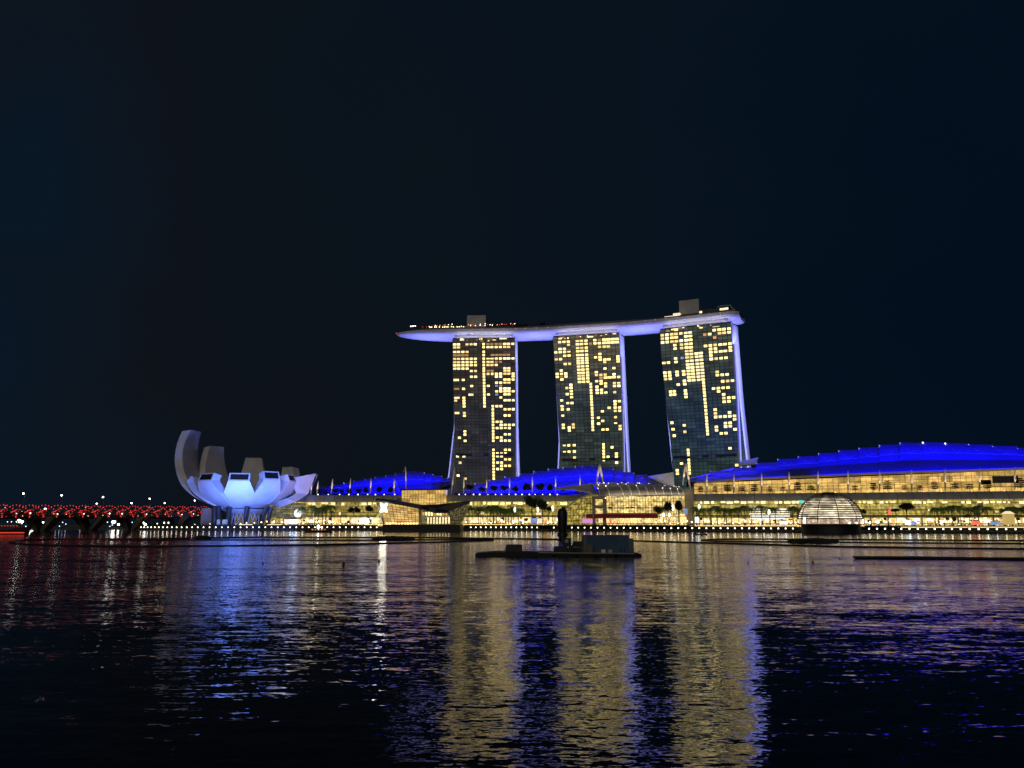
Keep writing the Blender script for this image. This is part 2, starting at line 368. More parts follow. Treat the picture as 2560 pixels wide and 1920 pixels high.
# ------------------------------------------------------------------ water
def make_water():
    m = bpy.data.materials.new('bay_water'); m.use_nodes = True
    n = m.node_tree.nodes; l = m.node_tree.links
    b = n['Principled BSDF']
    b.inputs['Base Color'].default_value = (0.0002, 0.0003, 0.0005, 1); b.inputs['Roughness'].default_value = 0.06; b.inputs['IOR'].default_value = 1.33
    geo = n.new('ShaderNodeNewGeometry')
    total = None
    #        scale x, scale y, rotation, amp x, amp y, detail
    for (sx, sy, rot, ax, ay, det, off) in WAVES:
        mp = n.new('ShaderNodeMapping'); mp.inputs['Scale'].default_value = (sx, sy, 1); mp.inputs['Rotation'].default_value = (0, 0, R(rot))
        mp.inputs['Location'].default_value = (off, off * 1.7, 0)
        l.new(geo.outputs['Position'], mp.inputs[0])
        nz = n.new('ShaderNodeTexNoise'); nz.noise_dimensions = '2D'; nz.inputs['Scale'].default_value = 1; nz.inputs['Detail'].default_value = det
        nz.inputs['Roughness'].default_value = 0.55
        l.new(mp.outputs[0], nz.inputs['Vector'])
        sub = n.new('ShaderNodeVectorMath'); sub.operation = 'SUBTRACT'; l.new(nz.outputs['Color'], sub.inputs[0]); sub.inputs[1].default_value = (0.5, 0.5, 0.5)
        mul = n.new('ShaderNodeVectorMath'); mul.operation = 'MULTIPLY'; l.new(sub.outputs[0], mul.inputs[0]); mul.inputs[1].default_value = (ax, ay, 0)
        if total is None: total = mul.outputs[0]
        else:
            add = n.new('ShaderNodeVectorMath'); add.operation = 'ADD'; l.new(total, add.inputs[0]); l.new(mul.outputs[0], add.inputs[1]); total = add.outputs[0]
    gm = n.new('ShaderNodeMapping'); gm.inputs['Scale'].default_value = (0.018, 0.04, 1); l.new(geo.outputs['Position'], gm.inputs[0])
    gn = n.new('ShaderNodeTexNoise'); gn.noise_dimensions = '2D'; gn.inputs['Scale'].default_value = 1; gn.inputs['Detail'].default_value = 2; l.new(gm.outputs[0], gn.inputs['Vector'])
    gr = n.new('ShaderNodeMapRange'); gr.inputs[1].default_value = .35; gr.inputs[2].default_value = .65; gr.inputs[3].default_value = .92; gr.inputs[4].default_value = 1.3; l.new(gn.outputs['Fac'], gr.inputs[0])
    gs = n.new('ShaderNodeVectorMath'); gs.operation = 'SCALE'; l.new(total, gs.inputs[0]); l.new(gr.outputs[0], gs.inputs['Scale']); total = gs.outputs[0]
    sp = n.new('ShaderNodeSeparateXYZ'); l.new(geo.outputs['Position'], sp.inputs[0])
    cm = n.new('ShaderNodeMapRange'); cm.interpolation_type = 'SMOOTHSTEP'; cm.inputs[1].default_value = 190; cm.inputs[2].default_value = 300; cm.inputs[3].default_value = 1.0; cm.inputs[4].default_value = 0.5
    l.new(sp.outputs[1], cm.inputs[0])
    cs = n.new('ShaderNodeVectorMath'); cs.operation = 'SCALE'; l.new(total, cs.inputs[0]); l.new(cm.outputs[0], cs.inputs['Scale']); total = cs.outputs[0]
    add = n.new('ShaderNodeVectorMath'); add.operation = 'ADD'; l.new(total, add.inputs[0]); add.inputs[1].default_value = (0, 0, 1)
    nm = n.new('ShaderNodeVectorMath'); nm.operation = 'NORMALIZE'; l.new(add.outputs[0], nm.inputs[0])
    l.new(nm.outputs[0], b.inputs['Normal'])
    rg = n.new('ShaderNodeMapRange'); rg.interpolation_type = 'SMOOTHSTEP'; rg.inputs[1].default_value = 25; rg.inputs[2].default_value = 120; rg.inputs[3].default_value = 0.05; rg.inputs[4].default_value = 0.125
    l.new(sp.outputs[1], rg.inputs[0])
    rf_ = n.new('ShaderNodeMapRange'); rf_.interpolation_type = 'SMOOTHSTEP'; rf_.inputs[1].default_value = 190; rf_.inputs[2].default_value = 290; rf_.inputs[3].default_value = 0.0; rf_.inputs[4].default_value = 0.065
    l.new(sp.outputs[1], rf_.inputs[0])
    l.new(math_node(n, l, 'SUBTRACT', rg.outputs[0], rf_.outputs[0]), b.inputs['Roughness'])
    M['bay_water'] = m
WAVES = [(0.05, 0.16, 8, 0.06, 0.07, 1, 3.0),
         (0.26, 1.30, -5, 0.05, 0.135, 2, 11.0),
         (0.95, 3.2, 4, 0.085, 0.165, 2, 29.0),
         (3.6, 7.0, 12, 0.10, 0.115, 1, 47.0)]
make_water()
w = MB(); w.face([(-4000, -60, 0), (4000, -60, 0), (4000, 6000, 0), (-4000, 6000, 0)])
tag(w.build('water', 'bay_water'), 'dark rippled bay water mirroring the lights of the far shore', 'water', kind='structure')

# ------------------------------------------------------------------ land
SHORE_PX = [(340, 600), (500, 592), (1200, 592), (1450, 556), (1700, 513), (1950, 482), (2400, 437), (2560, 424), (2900, 395)]
def shoreY(px): return table(SHORE_PX, px)
FRONT_PX = [(600, 652), (1095, 645), (1480, 606), (1755, 560), (2560, 500), (2900, 478)]
def frontY(px): return table(FRONT_PX, px)
g = MB(); top = []
for px in range(340, 2901, 20):
    Y = shoreY(px); top.append(at(px, 1.2, Y))
n_ = len(top)
for a, b in zip(top, top[1:]):
    g.face([(a.x, a.y, -2), (b.x, b.y, -2), b, a])
back = [Vector((p.x * 2.2, 1500, 1.2)) for p in top]
for i in range(n_ - 1): g.face([top[i], top[i + 1], back[i + 1], back[i]])
g.face([(top[0].x, top[0].y, -2), top[0], back[0], (back[0].x, back[0].y, -2)])
tag(g.build('ground', 'paving'), 'dark paved waterfront along the far side of the bay', 'ground', kind='structure')
# raised upper promenade
u = MB(); lo = []
for px in range(620, 2901, 20):
    Y = shoreY(px) + 9 + 8 * min(1, max(0, (px - 1700) / 600)); lo.append(at(px, 2.9, Y))
for a, b in zip(lo, lo[1:]):
    u.face([(a.x, a.y, 1.0), (b.x, b.y, 1.0), b, a]); u.face([a, b, (b.x * 1.05, b.y + 28, 2.9), (a.x * 1.05, a.y + 28, 2.9)])
tag(u.build('pavement', 'paving'), 'raised promenade pavement behind the waterside walk', 'pavement', kind='structure')
fb = MB(); fb.box((-620, 1250, 0.5), (1400, 300, 4))
tag(fb.build('far_land', 'paving'), 'low dark land beyond the bridges', 'land', kind='structure')

# ------------------------------------------------------------------ the three hotel towers
LAV = (0.32, 0.345, 1.0)
VIO = (0.225, 0.25, 1.0)
ZTOP, ZWIN = 193.0, 189.0
FLOOR = 3.2
TOWERS = [
    dict(edges=[(845, 1131, 1287), (930, 1131.5, 1288), (1060, 1136.5, 1288.5), (1210, 1141, 1289)], YL=777, YR=774, b=(0.165, 0.986),
         rear=[(830, 1131, 1287, 9), (1055, 1135, 1288, 12), (1200, 1119, 1290, 20), (1320, 1104, 1291, 27)], glass='glass_umber', th=6.8,
         where='the one beside the overhanging bow of the roof deck', tone='umber'),
    dict(edges=[(835, 1381.5, 1548), (920, 1386.5, 1551.5), (1040, 1395.5, 1555), (1104, 1399, 1556.5), (1240, 1404, 1559)], YL=768, YR=752, b=(0.36, 0.93),
         rear=[(820, 1382, 1549, 10), (1100, 1397, 1559, 16), (1200, 1392, 1562, 21), (1320, 1385, 1565, 27)], glass='glass_teal', th=7,
         where='middle tower, in the centre of the three', tone='teal'),
    dict(edges=[(800, 1648, 1827), (900, 1653, 1834), (1000, 1664, 1840.5), (1100, 1676, 1845), (1200, 1683, 1849), (1320, 1690, 1852)], YL=738, YR=710, b=(0.55, 0.835),
         rear=[(790, 1650, 1828, 10), (1000, 1664, 1842, 13), (1200, 1684, 1856, 24), (1320, 1690, 1862, 32)], glass='glass_teal_deep', th=7,
         where='the one under the blunt stern of the roof deck', tone='blue teal'),
]
def runs(txt):
    """'row:col col-col, ...' -> [(row, c0, c1)]"""
    out = []
    for part in txt.split(','):
        r_, cs = part.strip().split(':')
        for c in cs.split():
            kind = 'g'
            if c[-1].isalpha(): kind = c[-1]; c = c[:-1]
            a, _, b = c.partition('-')
            out.append((float(r_), float(a), float(b or a), kind))
    return out
WIN = [
 runs("0:0-1 3 4 5 7 8-9d 10-11d 12-13 14, 1:0-1 7 8-9 10 11 12-13, 2.5:0-1 2 3 7, 3.6:0-3d 7 9-13d, 4.8:0-1 2 3 4 5 7 8-9 10 11 12-13 14,"
      "5.9:0-1 2 3 4 5 7 8-9 10d 11d, 6.9:0-1 2 3 4p 5p 7 8-9 10, 8:0-1 2 3 7 12-13, 8.8:4 5 7 8-9d 12-13, 9.8:7 8 9 10 11 12-13 14,"
      "10.7:4 5 7 10 11 14, 11.7:0-0.6 2 7 12-13 14, 12.7:7 10 11 12-13, 13.7:4 7 8 10b 11d, 14.6:0-0.6d 2 7 11 12-13, 15.5:7 10 11 12-13 14,"
      "16.5:3.5p 4 7 8 10b 12-13, 17.5:0-0.6 2 7 11, 18.4:0 2 7 12-13 14p, 19.3:2 7, 20.3:2 7 9 10 11, 21.3:9 12 13 14, 22.4:0-0.4 2 9,"
      "23.3:2 9 12 13, 24.3:9, 25.3:9 10 11, 26.3:9 11 12 13 14, 27.3:9 10 11 12 13, 28.3:2 9, 29.3:2 9 12 13, 30.3:0.6 9 10 11, 31.3:2 9 11 12 13,"
      "34.2:9 12 13, 35.3:9 10 11 12, 36.2:0 1.6 9 10 11, 37.2:9 12 13, 38.2:0.6 9 10 11, 39.2:9 11 12 13, 40.2:9 10 11, 41.2:9, 42.2:9 0, 43.2:1.8 9"),
 runs("0:1 2d 3 5-6 7 9d 10d 11-14, 1:3 5-6 7 8d 9 10 11-14, 2.2:1 2 5-6 7d 10 11-12, 3.2:0 1 2 3 5-6 7d, 4.4:2 3 5-6 7 10, 5.4:0 1 5-6 7 9 10 14,"
      "6.2:5-6 7 10 11-12 14, 7:2 3 5-6 7 11 14, 8:5-6 7, 9:1 5-6 7 11 13, 10:0 1 2 5-6 7 9, 10.9:0 1d 2 5-6 7 9 10 11 13, 11.8:1 5-6 7 10o 11-13 14,"
      "12.8:5-6 7 9 10, 13.6:3 7.6 10 11 13 14, 14.5:2 3 7.6 9 11 13 14, 15.5:3 7.6 9 10, 16.4:2 3 7.6 9 10 11 13, 17.4:3 7.6, 18.3:0.6 7.6,"
      "19.2:2 3 7.6 13 14, 20.1:0.6 7.6 13, 21.1:0.6 2 7.6 11.6 13 14, 22.1:7.6 10 13 14, 23:0.6 7.6, 24:7.6 9 13, 25:7.6 10, 25.8:0.6 3 7.6 9 13,"
      "26.7:0.6 2 3 7.6 14, 27.6:2 7.6 10 11 14, 32.1:0.6 1.7 3 10, 33:10 12, 34:0.6 1.7 3 10, 34.9:10 13, 35.8:3 10 11 13, 36.7:10, 37.6:13"),
 runs("0:0 1 2-3 4 5-6 11 12-13 14, 1:0 1 2-3 5-6 9o 10o 12-13 14, 2.1:0 1 2-3 4 5-6 11o, 3.2:2.6 4 5-6, 4.2:2.6 4 5-6 9 10 11 12-13 14, 5.2:5-6 10 11 14,"
      "6.1:5-6 7-8 10 11 12-13 14, 7:2.6 4b 5-6 7-8p 10, 8:0 1 2.6 5-6 7-8p 10 11 12 13, 9:5-6 7-8p, 9.9:5-6 7-8p, 10.8:0 1 2.6 4 5-6 7-8p, 11.7:0 1 2.6 4 5-6 7-8p 11,"
      "12.6:0 1 5-6 7-8p 11 12 13, 13.5:4 5-6 7-8p, 14.4:2.6 4 8 12 13 14, 15.3:8, 16.2:0.8-1.6 4 8 10 11 12 13, 17.1:0.8-1.6 4 8 11, 18:4 8 12, 19:8 12 13 14,"
      "20:8 12 13, 21:8, 22:8 10, 23:8 10 13, 24:8 10 11 12 13 14, 24.9:0.3 8 14, 25.8:3 8 12 13, 26.7:0.4 8 10 12 13, 27.6:3 8 10 14, 28.5:0.5 8 11 12,"
      "32.6:3.4 12.7, 33.5:3.4, 34.4:3.4, 35.3:3.4, 36.2:3.4 1.7, 37.1:3.4 14, 38:0.6 3.4, 38.9:0.6 3.4 10, 39.8:10"),
]
WKEY = {'s': 'win_soft', 'w': 'win_bright', 'g': 'win_gold', 'p': 'win_pale', 'd': 'win_dim', 'b': 'win_blue', 'o': 'win_orange'}
tower_tops = []
for ti, T in enumerate(TOWERS):
    b = Vector((T['b'][0], T['b'][1], 0)).normalized()
    def edge(z, side, T=T):
        Y = T['YL'] if side == 0 else T['YR']
        px = table([(e[0], e[1 + side]) for e in T['edges']], vat(z, Y))
        return Vector((xat(px, z, Y), Y, z))
    def fac(c, z): # c in 0..15
        return edge(z, 0).lerp(edge(z, 1), c / 15.0)
    base = (edge(1.2, 0) + edge(1.2, 1)) / 2
    root = empty('hotel_tower', base, 'tall ' + T['tone'] + ' glass hotel tower, ' + T['where'], 'tower', 'hotel towers under the boat-shaped deck')
    T['root'] = root
    fr = (edge(100, 1) - edge(100, 0)).normalized(); nrm = Vector((fr.y, -fr.x, 0))
    NF = int((ZTOP - 1.2) / FLOOR)
    rows = []; uvr = []
    for k in range(NF + 1):
        z = ZTOP - k * FLOOR
        rows.append([fac(c, z) for c in range(16)]); uvr.append([(c, -k) for c in range(16)])
    gl = MB(); gl.grid(rows, uvr, flip=True); gl.build('glass_facade', T['glass'], root)
    # front slab body behind the glass
    s = MB(); ring = []
    for k in range(0, NF + 1, 6):
        z = ZTOP - k * FLOOR; L_, R_ = edge(z, 0) + b * 0.3, edge(z, 1) + b * 0.3
        ring.append([L_ + fr * 0.0, R_, R_ + b * T['th'], L_ + b * T['th']])
    for r1, r2 in zip(ring, ring[1:]):
        for j in range(4): s.face([r1[j], r1[(j + 1) % 4], r2[(j + 1) % 4], r2[j]][::-1])
    s.face(ring[0])
    s.build('front_wall', 'white_paint', root)
    # thin white end blade, a little proud of the glass
    e_ = MB(); ring = []
    for k in range(0, NF + 1, 3):
        z = ZTOP + 1 - k * FLOOR; R_ = edge(min(z, ZTOP), 1); R_.z = z
        ring.append([R_ + nrm * 0.6, R_ + nrm * 0.6 + fr * 0.5, R_ + fr * 0.5 + b * (T['th'] - 0.2), R_ + b * (T['th'] - 0.2)])
    for r1, r2 in zip(ring, ring[1:]):
        for j in range(4): e_.face([r1[j], r1[(j + 1) % 4], r2[(j + 1) % 4], r2[j]][::-1])
    e_.build('end_wall', 'white_paint', root)
    # rear slab, leaning away towards the ground
    s = MB(); ring = []
    for k in range(0, NF + 1, 3):
        z = ZTOP - k * FLOOR
        vL = vat(z, T['YL']); vR = vat(z, T['YR'])
        off = table([(e[0], e[3]) for e in T['rear']], vR)
        L_ = at(table([(e[0], e[1]) for e in T['rear']], vL), z, T['YL']) + b * off
        R_ = at(table([(e[0], e[2]) for e in T['rear']], vR), z, T['YR']) + b * off
        L_.x += 0.0
        # keep the rear left edge where it is seen past the front slab
        sL = (T['YL'] + b.y * off) / T['YL']; L_.x = at(table([(e[0], e[1]) for e in T['rear']], vL), z, T['YL']).x * sL
        ring.append([L_, R_, R_ + b * 8.5, L_ + b * 8.5])
    for r1, r2 in zip(ring, ring[1:]):
        for j in range(4): s.face([r1[j], r1[(j + 1) % 4], r2[(j + 1) % 4], r2[j]][::-1])
    s.face(ring[0])
    s.build('rear_wall', 'white_paint', root)
    T['ring'] = ring
    rg = MB(); fr2 = (ring[0][1] - ring[0][0]).normalized()
    rg.grid([[r_[0] + fr2 * 1.3 - b * .15, r_[1] - fr2 * 1.3 - b * .15] for r_ in ring], [[(0, -k * 3), (15, -k * 3)] for k in range(len(ring))], flip=True)
    rg.build('rear_glass', T['glass'], root)
    # recessed dark crown storey under the deck, with small lights
    cr_ = MB(); L_, R_ = edge(ZTOP, 0), edge(ZTOP, 1)
    cr_.box8([L_ + b * 2 + Vector((0, 0, .02)), R_ + b * 2 + Vector((0, 0, .02)), R_ + b * 18 + Vector((0, 0, .02)), L_ + b * 18 + Vector((0, 0, .02)),
              *[q + Vector((0, 0, 3.2)) for q in (L_ + b * 2, R_ + b * 2, R_ + b * 18, L_ + b * 18)]])
    cr_.build('crown_storey', 'black', root)
    rnd = random.Random(40 + ti)
    cl = 0
    for k in range(15):
        c = rnd.uniform(0.3, 13.8); wv = rnd.choice([0.25, 0.4, 0.8, 1.4]); z = ZTOP - rnd.choice([0.6, 1.6, 2.6])
        p = fac(c, z) + nrm * 0.35; q = fac(min(14.7, c + wv), z) + nrm * 0.35
        bx = MB(); h = rnd.choice([0.5, 0.9, 1.4])
        bx.box8([p, q, q + b * 0.2, p + b * 0.2, *[x + Vector((0, 0, h)) for x in (p, q, q + b * 0.2, p + b * 0.2)]])
        bx.build('crown_light', rnd.choice(['win_pale', 'win_gold', 'win_dim', 'glow_cream']), root, origin=p)
    # lit rooms
    pitch = FLOOR * (1.0 if ti == 0 else 1.03 if ti == 1 else 1.09)
    unit = {}
    wins = []
    for (r_, c0, c1, kd) in WIN[ti]:
        z = ZWIN - 1.6 - r_ * pitch
        strip = (ti == 0 and c0 in (7.0, 9.0) and c0 == c1) or (ti == 1 and c0 in (7.6, 10.0) and (r_ > 28 or c0 == 7.6)) or (ti == 2 and (c0 == 3.4 or (c0 == 8 and c1 == 8)))
        rr = random.Random(int(r_ * 10) * 31 + int(c0 * 10) + ti)
        lo_, hi_ = c0 + 0.16, c1 + 0.84
        if strip: lo_, hi_ = c0 + 0.22, c0 + 0.78
        hh = pitch * (rr.uniform(0.60, 0.70) if not strip else 0.70)
        if ti and c0 in (5.0, 7.0) and r_ < 14 and c1 - c0 >= (0 if ti == 1 else 1): hh = pitch * 0.60
        if kd == 'g' and not strip:
            if rr.random() < 0.10: kd = 'p'
            elif rr.random() < 0.26: kd = 's'
            elif rr.random() < 0.25: kd = 'w'
            elif rr.random() < 0.07: hh *= 0.55
        wins.append((z, lo_, hi_, hh, kd))
    wins.sort(key=lambda q: -(q[2] - q[1]) * q[3])
    rest = MB(); nseen = 0
    for k, (z, lo_, hi_, hh, kd) in enumerate(wins):
        p, q = fac(lo_, z), fac(hi_, z); wd = (q - p).length; mid = (p + q) / 2 + nrm * 0.12
        up = (fac((lo_ + hi_) / 2, z + 1) - fac((lo_ + hi_) / 2, z)).normalized()
        m_ = WKEY[kd]
        if k < 99:
            wb = MB(); d = (q - p).normalized()
            parts = [(-wd / 2, wd / 2)]
            if hi_ - lo_ > 1.3:
                np_ = max(2, int(round(hi_ - lo_ + .2))); sw = wd / np_; g_ = 0.36 if hi_ - lo_ < 2.2 else .2
                parts = [(-wd / 2 + sw * i + (g_ if i else 0), -wd / 2 + sw * (i + 1) - (g_ if i < np_ - 1 else 0)) for i in range(np_)]
            for (x0, x1) in parts:
                cs = [mid + d * x0 - up * hh / 2, mid + d * x1 - up * hh / 2, mid + d * x1 + up * hh / 2, mid + d * x0 + up * hh / 2]
                wb.box8([cs[0] + nrm * .06, cs[1] + nrm * .06, cs[1] - nrm * .3, cs[0] - nrm * .3, cs[3] + nrm * .06, cs[2] + nrm * .06, cs[2] - nrm * .3, cs[3] - nrm * .3])
            wb.build('lit_window', m_, root, origin=mid)
        else:
            d = (q - p).normalized()
            cs = [mid + d * -wd / 2 - up * hh / 2, mid + d * wd / 2 - up * hh / 2, mid + d * wd / 2 + up * hh / 2, mid + d * -wd / 2 + up * hh / 2]
            rest.box8([cs[0] + nrm * .06, cs[1] + nrm * .06, cs[1] - nrm * .3, cs[0] - nrm * .3, cs[3] + nrm * .06, cs[2] + nrm * .06, cs[2] - nrm * .3, cs[3] - nrm * .3])
    if rest.f: tag(rest.build('lit_windows', 'win_gold', root), kind='stuff')
    # plant-floor louvre bands
    zz = 66 if ti else 72
    for (c0, c1) in ((0.3, 4.2), (7.0, 8.4), (10, 14.6)):
        lv = MB(); p, q = fac(c0, zz) + nrm * 0.1, fac(c1, zz) + nrm * 0.1
        lv.box8([p + nrm * .1, q + nrm * .1, q - nrm * .3, p - nrm * .3, *[x + Vector((0, 0, 2.2)) for x in (p + nrm * .1, q + nrm * .1, q - nrm * .3, p - nrm * .3)]])
        lv.build('louvre_band', 'black', root, origin=p)
    # violet wash on the end walls (added light strips floating beside each tower)
    Rb, Rt = edge(8, 1), edge(186, 1)
    mid = (Rb + Rt) / 2 + b * 9
    strip_light('end_wall_wash', Rb + fr * 13 + b * 2, Rt + fr * 13 + b * 2, mid + b * 9, 3.0, (3.4e4, 2.9e4, 3.4e4)[ti], LAV, 130)
    Lb, Lm = ring[-2][0], ring[len(ring) // 2][0]
    strip_light('leg_wash', Lb - fr * 9 + nrm * 22, Lm - fr * 9 + nrm * 22, (Lb + Lm) / 2, 1.5, 0.5e4, LAV, 70)

# ------------------------------------------------------------------ the boat-shaped deck across the towers
lipc = [(-128, 770), (-102, 768), (-60, 767), (2, 764), (43, 757), (106, 741), (145, 727), (177, 713), (203, 700), (222, 690)]
def cat(P, t):
    k = min(int(t), len(P) - 2); f = t - k
    p0, p1, p2, p3 = P[max(k - 1, 0)], P[k], P[k + 1], P[min(k + 2, len(P) - 1)]
    return [0.5 * ((2 * p1[i]) + (-p0[i] + p2[i]) * f + (2 * p0[i] - 5 * p1[i] + 4 * p2[i] - p3[i]) * f * f + (-p0[i] + 3 * p1[i] - 3 * p2[i] + p3[i]) * f ** 3) for i in range(2)]
lip = [Vector((*cat(lipc, t * (len(lipc) - 1) / 240), 0)) for t in range(241)]
WH, ZD = 19.0, 201.5
cen = []; nor = []
for i, p in enumerate(lip):
    d = (lip[min(i + 1, 240)] - lip[max(i - 1, 0)]).normalized(); nv = Vector((-d.y, d.x, 0))
    nor.append(nv); cen.append(p + nv * WH)
arc = [0]
for a, b in zip(cen, cen[1:]): arc.append(arc[-1] + (b - a).length)
XT = -122.0
ST = next(arc[i] for i in range(241) if cen[i].x > XT)
XE = 220.0
SE = next((arc[i] for i in range(241) if cen[i].x > XE), arc[-1])
def frame(s):
    for i in range(240):
        if arc[i + 1] >= s: break
    f = (s - arc[i]) / max(1e-6, arc[i + 1] - arc[i])
    return cen[i].lerp(cen[i + 1], f), nor[i].lerp(nor[i + 1], f).normalized()
def halfw(s):
    a = (s - ST) / 78.0
    w1 = 1.0 if a >= 1 else math.sqrt(max(0, 1 - (1 - a) ** 2.0))
    e = (SE - s) / 10.0
    w2 = 1.0 if e >= 1 else 0.74 + 0.26 * math.sqrt(max(0, 1 - (1 - e) ** 2))
    return WH * max(0.02, w1) * w2
deck_root = empty('sky_deck', (40, 765, ZD), 'long boat-shaped roof deck with a violet-lit underside spanning all three towers', 'roof deck')
hull = MB(); fas = MB(); dk = MB(); coping = MB(); rows_h = []; rows_f = []; rows_d = []; rows_c = []; rows_b = []
NS = 120
for k in range(NS + 1):
    s = lerp(ST + 0.02, SE, k / NS); c, nv = frame(s); hw = halfw(s); dpt = 7.6 * min(1, 0.12 + 0.88 * (hw / WH))
    P = lambda lat, z: c + nv * lat + Vector((0, 0, ZD + z))
    f0 = 1.0 + 1.6 * (hw / WH)
    rows_f.append([P(-hw, 0.0), P(-hw - 0.15, -f0)])
    rows_b.append([P(hw + 0.15, -f0), P(hw, 0.0)])
    sec = []
    for j in range(13):
        a = math.pi * j / 12
        sec.append(P(-hw * math.cos(a), -f0 - (dpt - f0) * math.sin(a) ** 0.8))
    rows_h.append(sec)
    rows_d.append([P(-hw, -0.3), P(hw, -0.3)])
    rows_c.append([P(-hw + 0.6, 1.2), P(-hw - 0.05, 1.2), P(-hw - 0.05, 0.0)])
hull.grid(rows_h, flip=False)
hull.face(list(reversed(rows_h[-1])))
hull.build('hull', 'white_paint', deck_root, smooth=True)
fas.grid(rows_f, flip=False); fas.grid(rows_b); fas.build('fascia', 'fascia_metal', deck_root)
dk.grid(rows_d); dk.build('deck_floor', 'paving', deck_root)
coping.grid(rows_c); coping.build('parapet', 'dark_metal', deck_root)
# front strip of panels hanging below the fascia (grey, above the towers)
def on_deck(px, lat, z=0.0):
    """place on the deck seen at column px, lat metres behind the front lip"""
    best = None
    for i in range(0, 241):
        p = cen[i] + nor[i] * (-halfw(arc[i]) + lat) if ST <= arc[i] <= SE else None
        if p is None: continue
        q = CX + FPX * p.x / (p.y * math.cos(TH) + (ZD - CAM_H) * math.sin(TH))
        if best is None or abs(q - px) < best[0]: best = (abs(q - px), p, nor[i])
    return Vector((best[1].x, best[1].y, ZD + z)), best[2]
def deck_box(name, px0, px1, lat, d, z0, z1, m, root=None):
    a, n0 = on_deck(px0, lat); b, n1 = on_deck(px1, lat)
    q = MB(); nn = (n0 + n1).normalized()
    q.box8([Vector((p.x, p.y, ZD + z0)) for p in (a, b, b + nn * d, a + nn * d)] + [Vector((p.x, p.y, ZD + z1)) for p in (a, b, b + nn * d, a + nn * d)])
    return q.build(name, m, root or deck_root, origin=(a + b) / 2)
# white-lit coves where deck meets towers
for (x0, x1, t_) in ((1137, 1280, 0), (1392, 1542, 1), (1658, 1818, 2)):
    cv = MB(); T = TOWERS[t_]
    pts = []
    for k in range(13):
        p, nv = on_deck(lerp(x0, x1, k / 12), 5.0, -7.0); pts.append(p)
    cv.tube(pts, 1.5, 8); cv.build('cove_beam', 'white_paint', deck_root, smooth=True)
# lift and plant rooms
r1 = deck_box('plant_room', 1165, 1216, 16, 12, 0, 18.5, 'grey_metal')
r2 = deck_box('plant_room', 1699, 1749, 16, 12, 0, 20.5, 'grey_metal')
for r_ in (r1, r2): r_['label'] = 'plain grey plant room block on the deck'
# restaurant and viewing decks
deck_box('bar_canopy', 1112, 1166, 9, 8, 4.2, 5.0, 'canopy_grey'); deck_box('bar_room', 1114, 1164, 10, 6, 0, 4.2, 'shop_lower')
deck_box('terrace_wall', 1070, 1280, 3.5, 1, 0, 2.6, 'dark_metal')
deck_box('garden_wall', 1285, 1640, 2.5, 1, 0, 1.6, 'dark_metal')
deck_box('bar_canopy', 1684, 1700, 5, 6, 3.6, 5.4, 'glow_cream'); deck_box('bar_room', 1702, 1746, 6, 8, 0, 3.6, 'dark_metal')
deck_box('pool_canopy', 1455, 1505, 6, 5, 2.0, 3.1, 'canopy_grey'); deck_box('pool_lights', 1457, 1503, 5.6, 0.3, 1.6, 2.0, 'glow_cream')
deck_box('pool_canopy', 1395, 1415, 6, 5, 2.2, 3.0, 'canopy_grey'); deck_box('pool_lights', 1548, 1564, 4, 1, 1.6, 2.3, 'win_dim')
deck_box('pool_lights', 1295, 1330, 4, .5, 1.2, 1.9, 'win_dim'); deck_box('pool_lights', 1345, 1372, 4, .5, 1.4, 2.0, 'win_dim')
deck_box('pool_canopy', 1662, 1690, 5, 6, 2.6, 3.2, 'glow_cream')
deck_box('stern_room', 1752, 1822, 5, 12, 0, 5.6, 'dark_metal')
deck_box('stern_light', 1799, 1822, 4.6, .4, 3.0, 5.0, 'win_pale'); deck_box('stern_light', 1750, 1756, 4.6, .4, 2.0, 4.6, 'win_pale')
cp = MB(); arch_ = []
for k in range(9):
    p, nv = on_deck(lerp(1795, 1845, k / 8), 10, 6.0 + 2.6 * math.sin(math.pi * (0.25 + 0.75 * k / 8)) - 0.5 * k * (k > 5)); arch_.append(p)
cp.tube(arch_, 0.7, 6); cp.build('stern_canopy', 'grey_metal', deck_root)
rnd = random.Random(5)
def deck_lamp(px, lat, z, m, r=0.45, name='deck_light'):
    p, nv = on_deck(px, lat, z); q = MB(); q.ball((0, 0, 0), r, 6, 4); o = q.build(name, m, deck_root); o.location = p - world_loc(deck_root); return o
for px in range(1074, 1160, 6): deck_lamp(px + rnd.uniform(-1, 1), 3.2, 3.2 + rnd.uniform(-.2, .3), 'lamp_warm', 0.5)
for px in range(1058, 1130, 7): deck_lamp(px, 8, 5.0 + (px - 1058) * 0.03 + rnd.uniform(-.4, .5), rnd.choice(['lamp_red', 'lamp_orange', 'lamp_warm']), 0.45)
for px in range(1170, 1292, 7): deck_lamp(px + rnd.uniform(-2, 2), 8, 6.6 + rnd.uniform(-.9, .9), rnd.choice(['lamp_red', 'lamp_red', 'lamp_orange', 'lamp_warm']), 0.45)
for px in (1178, 1190, 1201, 1213, 1228): deck_lamp(px, 5, 4.6, 'lamp_white', 0.4)
for px in (1027, 1033, 1039): deck_lamp(px, 6, 6.5, 'lamp_white', 0.65)
p0, _ = on_deck(1031, 7); q = MB(); q.tube([p0, p0 + Vector((0, 0, 6.5))], 0.15, 5); q.build('lamp_pole', 'dark_metal', deck_root, origin=p0)
tipc, _ = frame(ST + 0.5); q = MB(); q.ball((0, 0, 0), 0.7, 6, 4); o = q.build('beacon', 'lamp_red', deck_root); o.location = tipc + Vector((-0.5, -.5, ZD + 0.8)) - world_loc(deck_root)
deck_lamp(1835, 1, 1.0, 'lamp_red', 0.6, 'beacon')
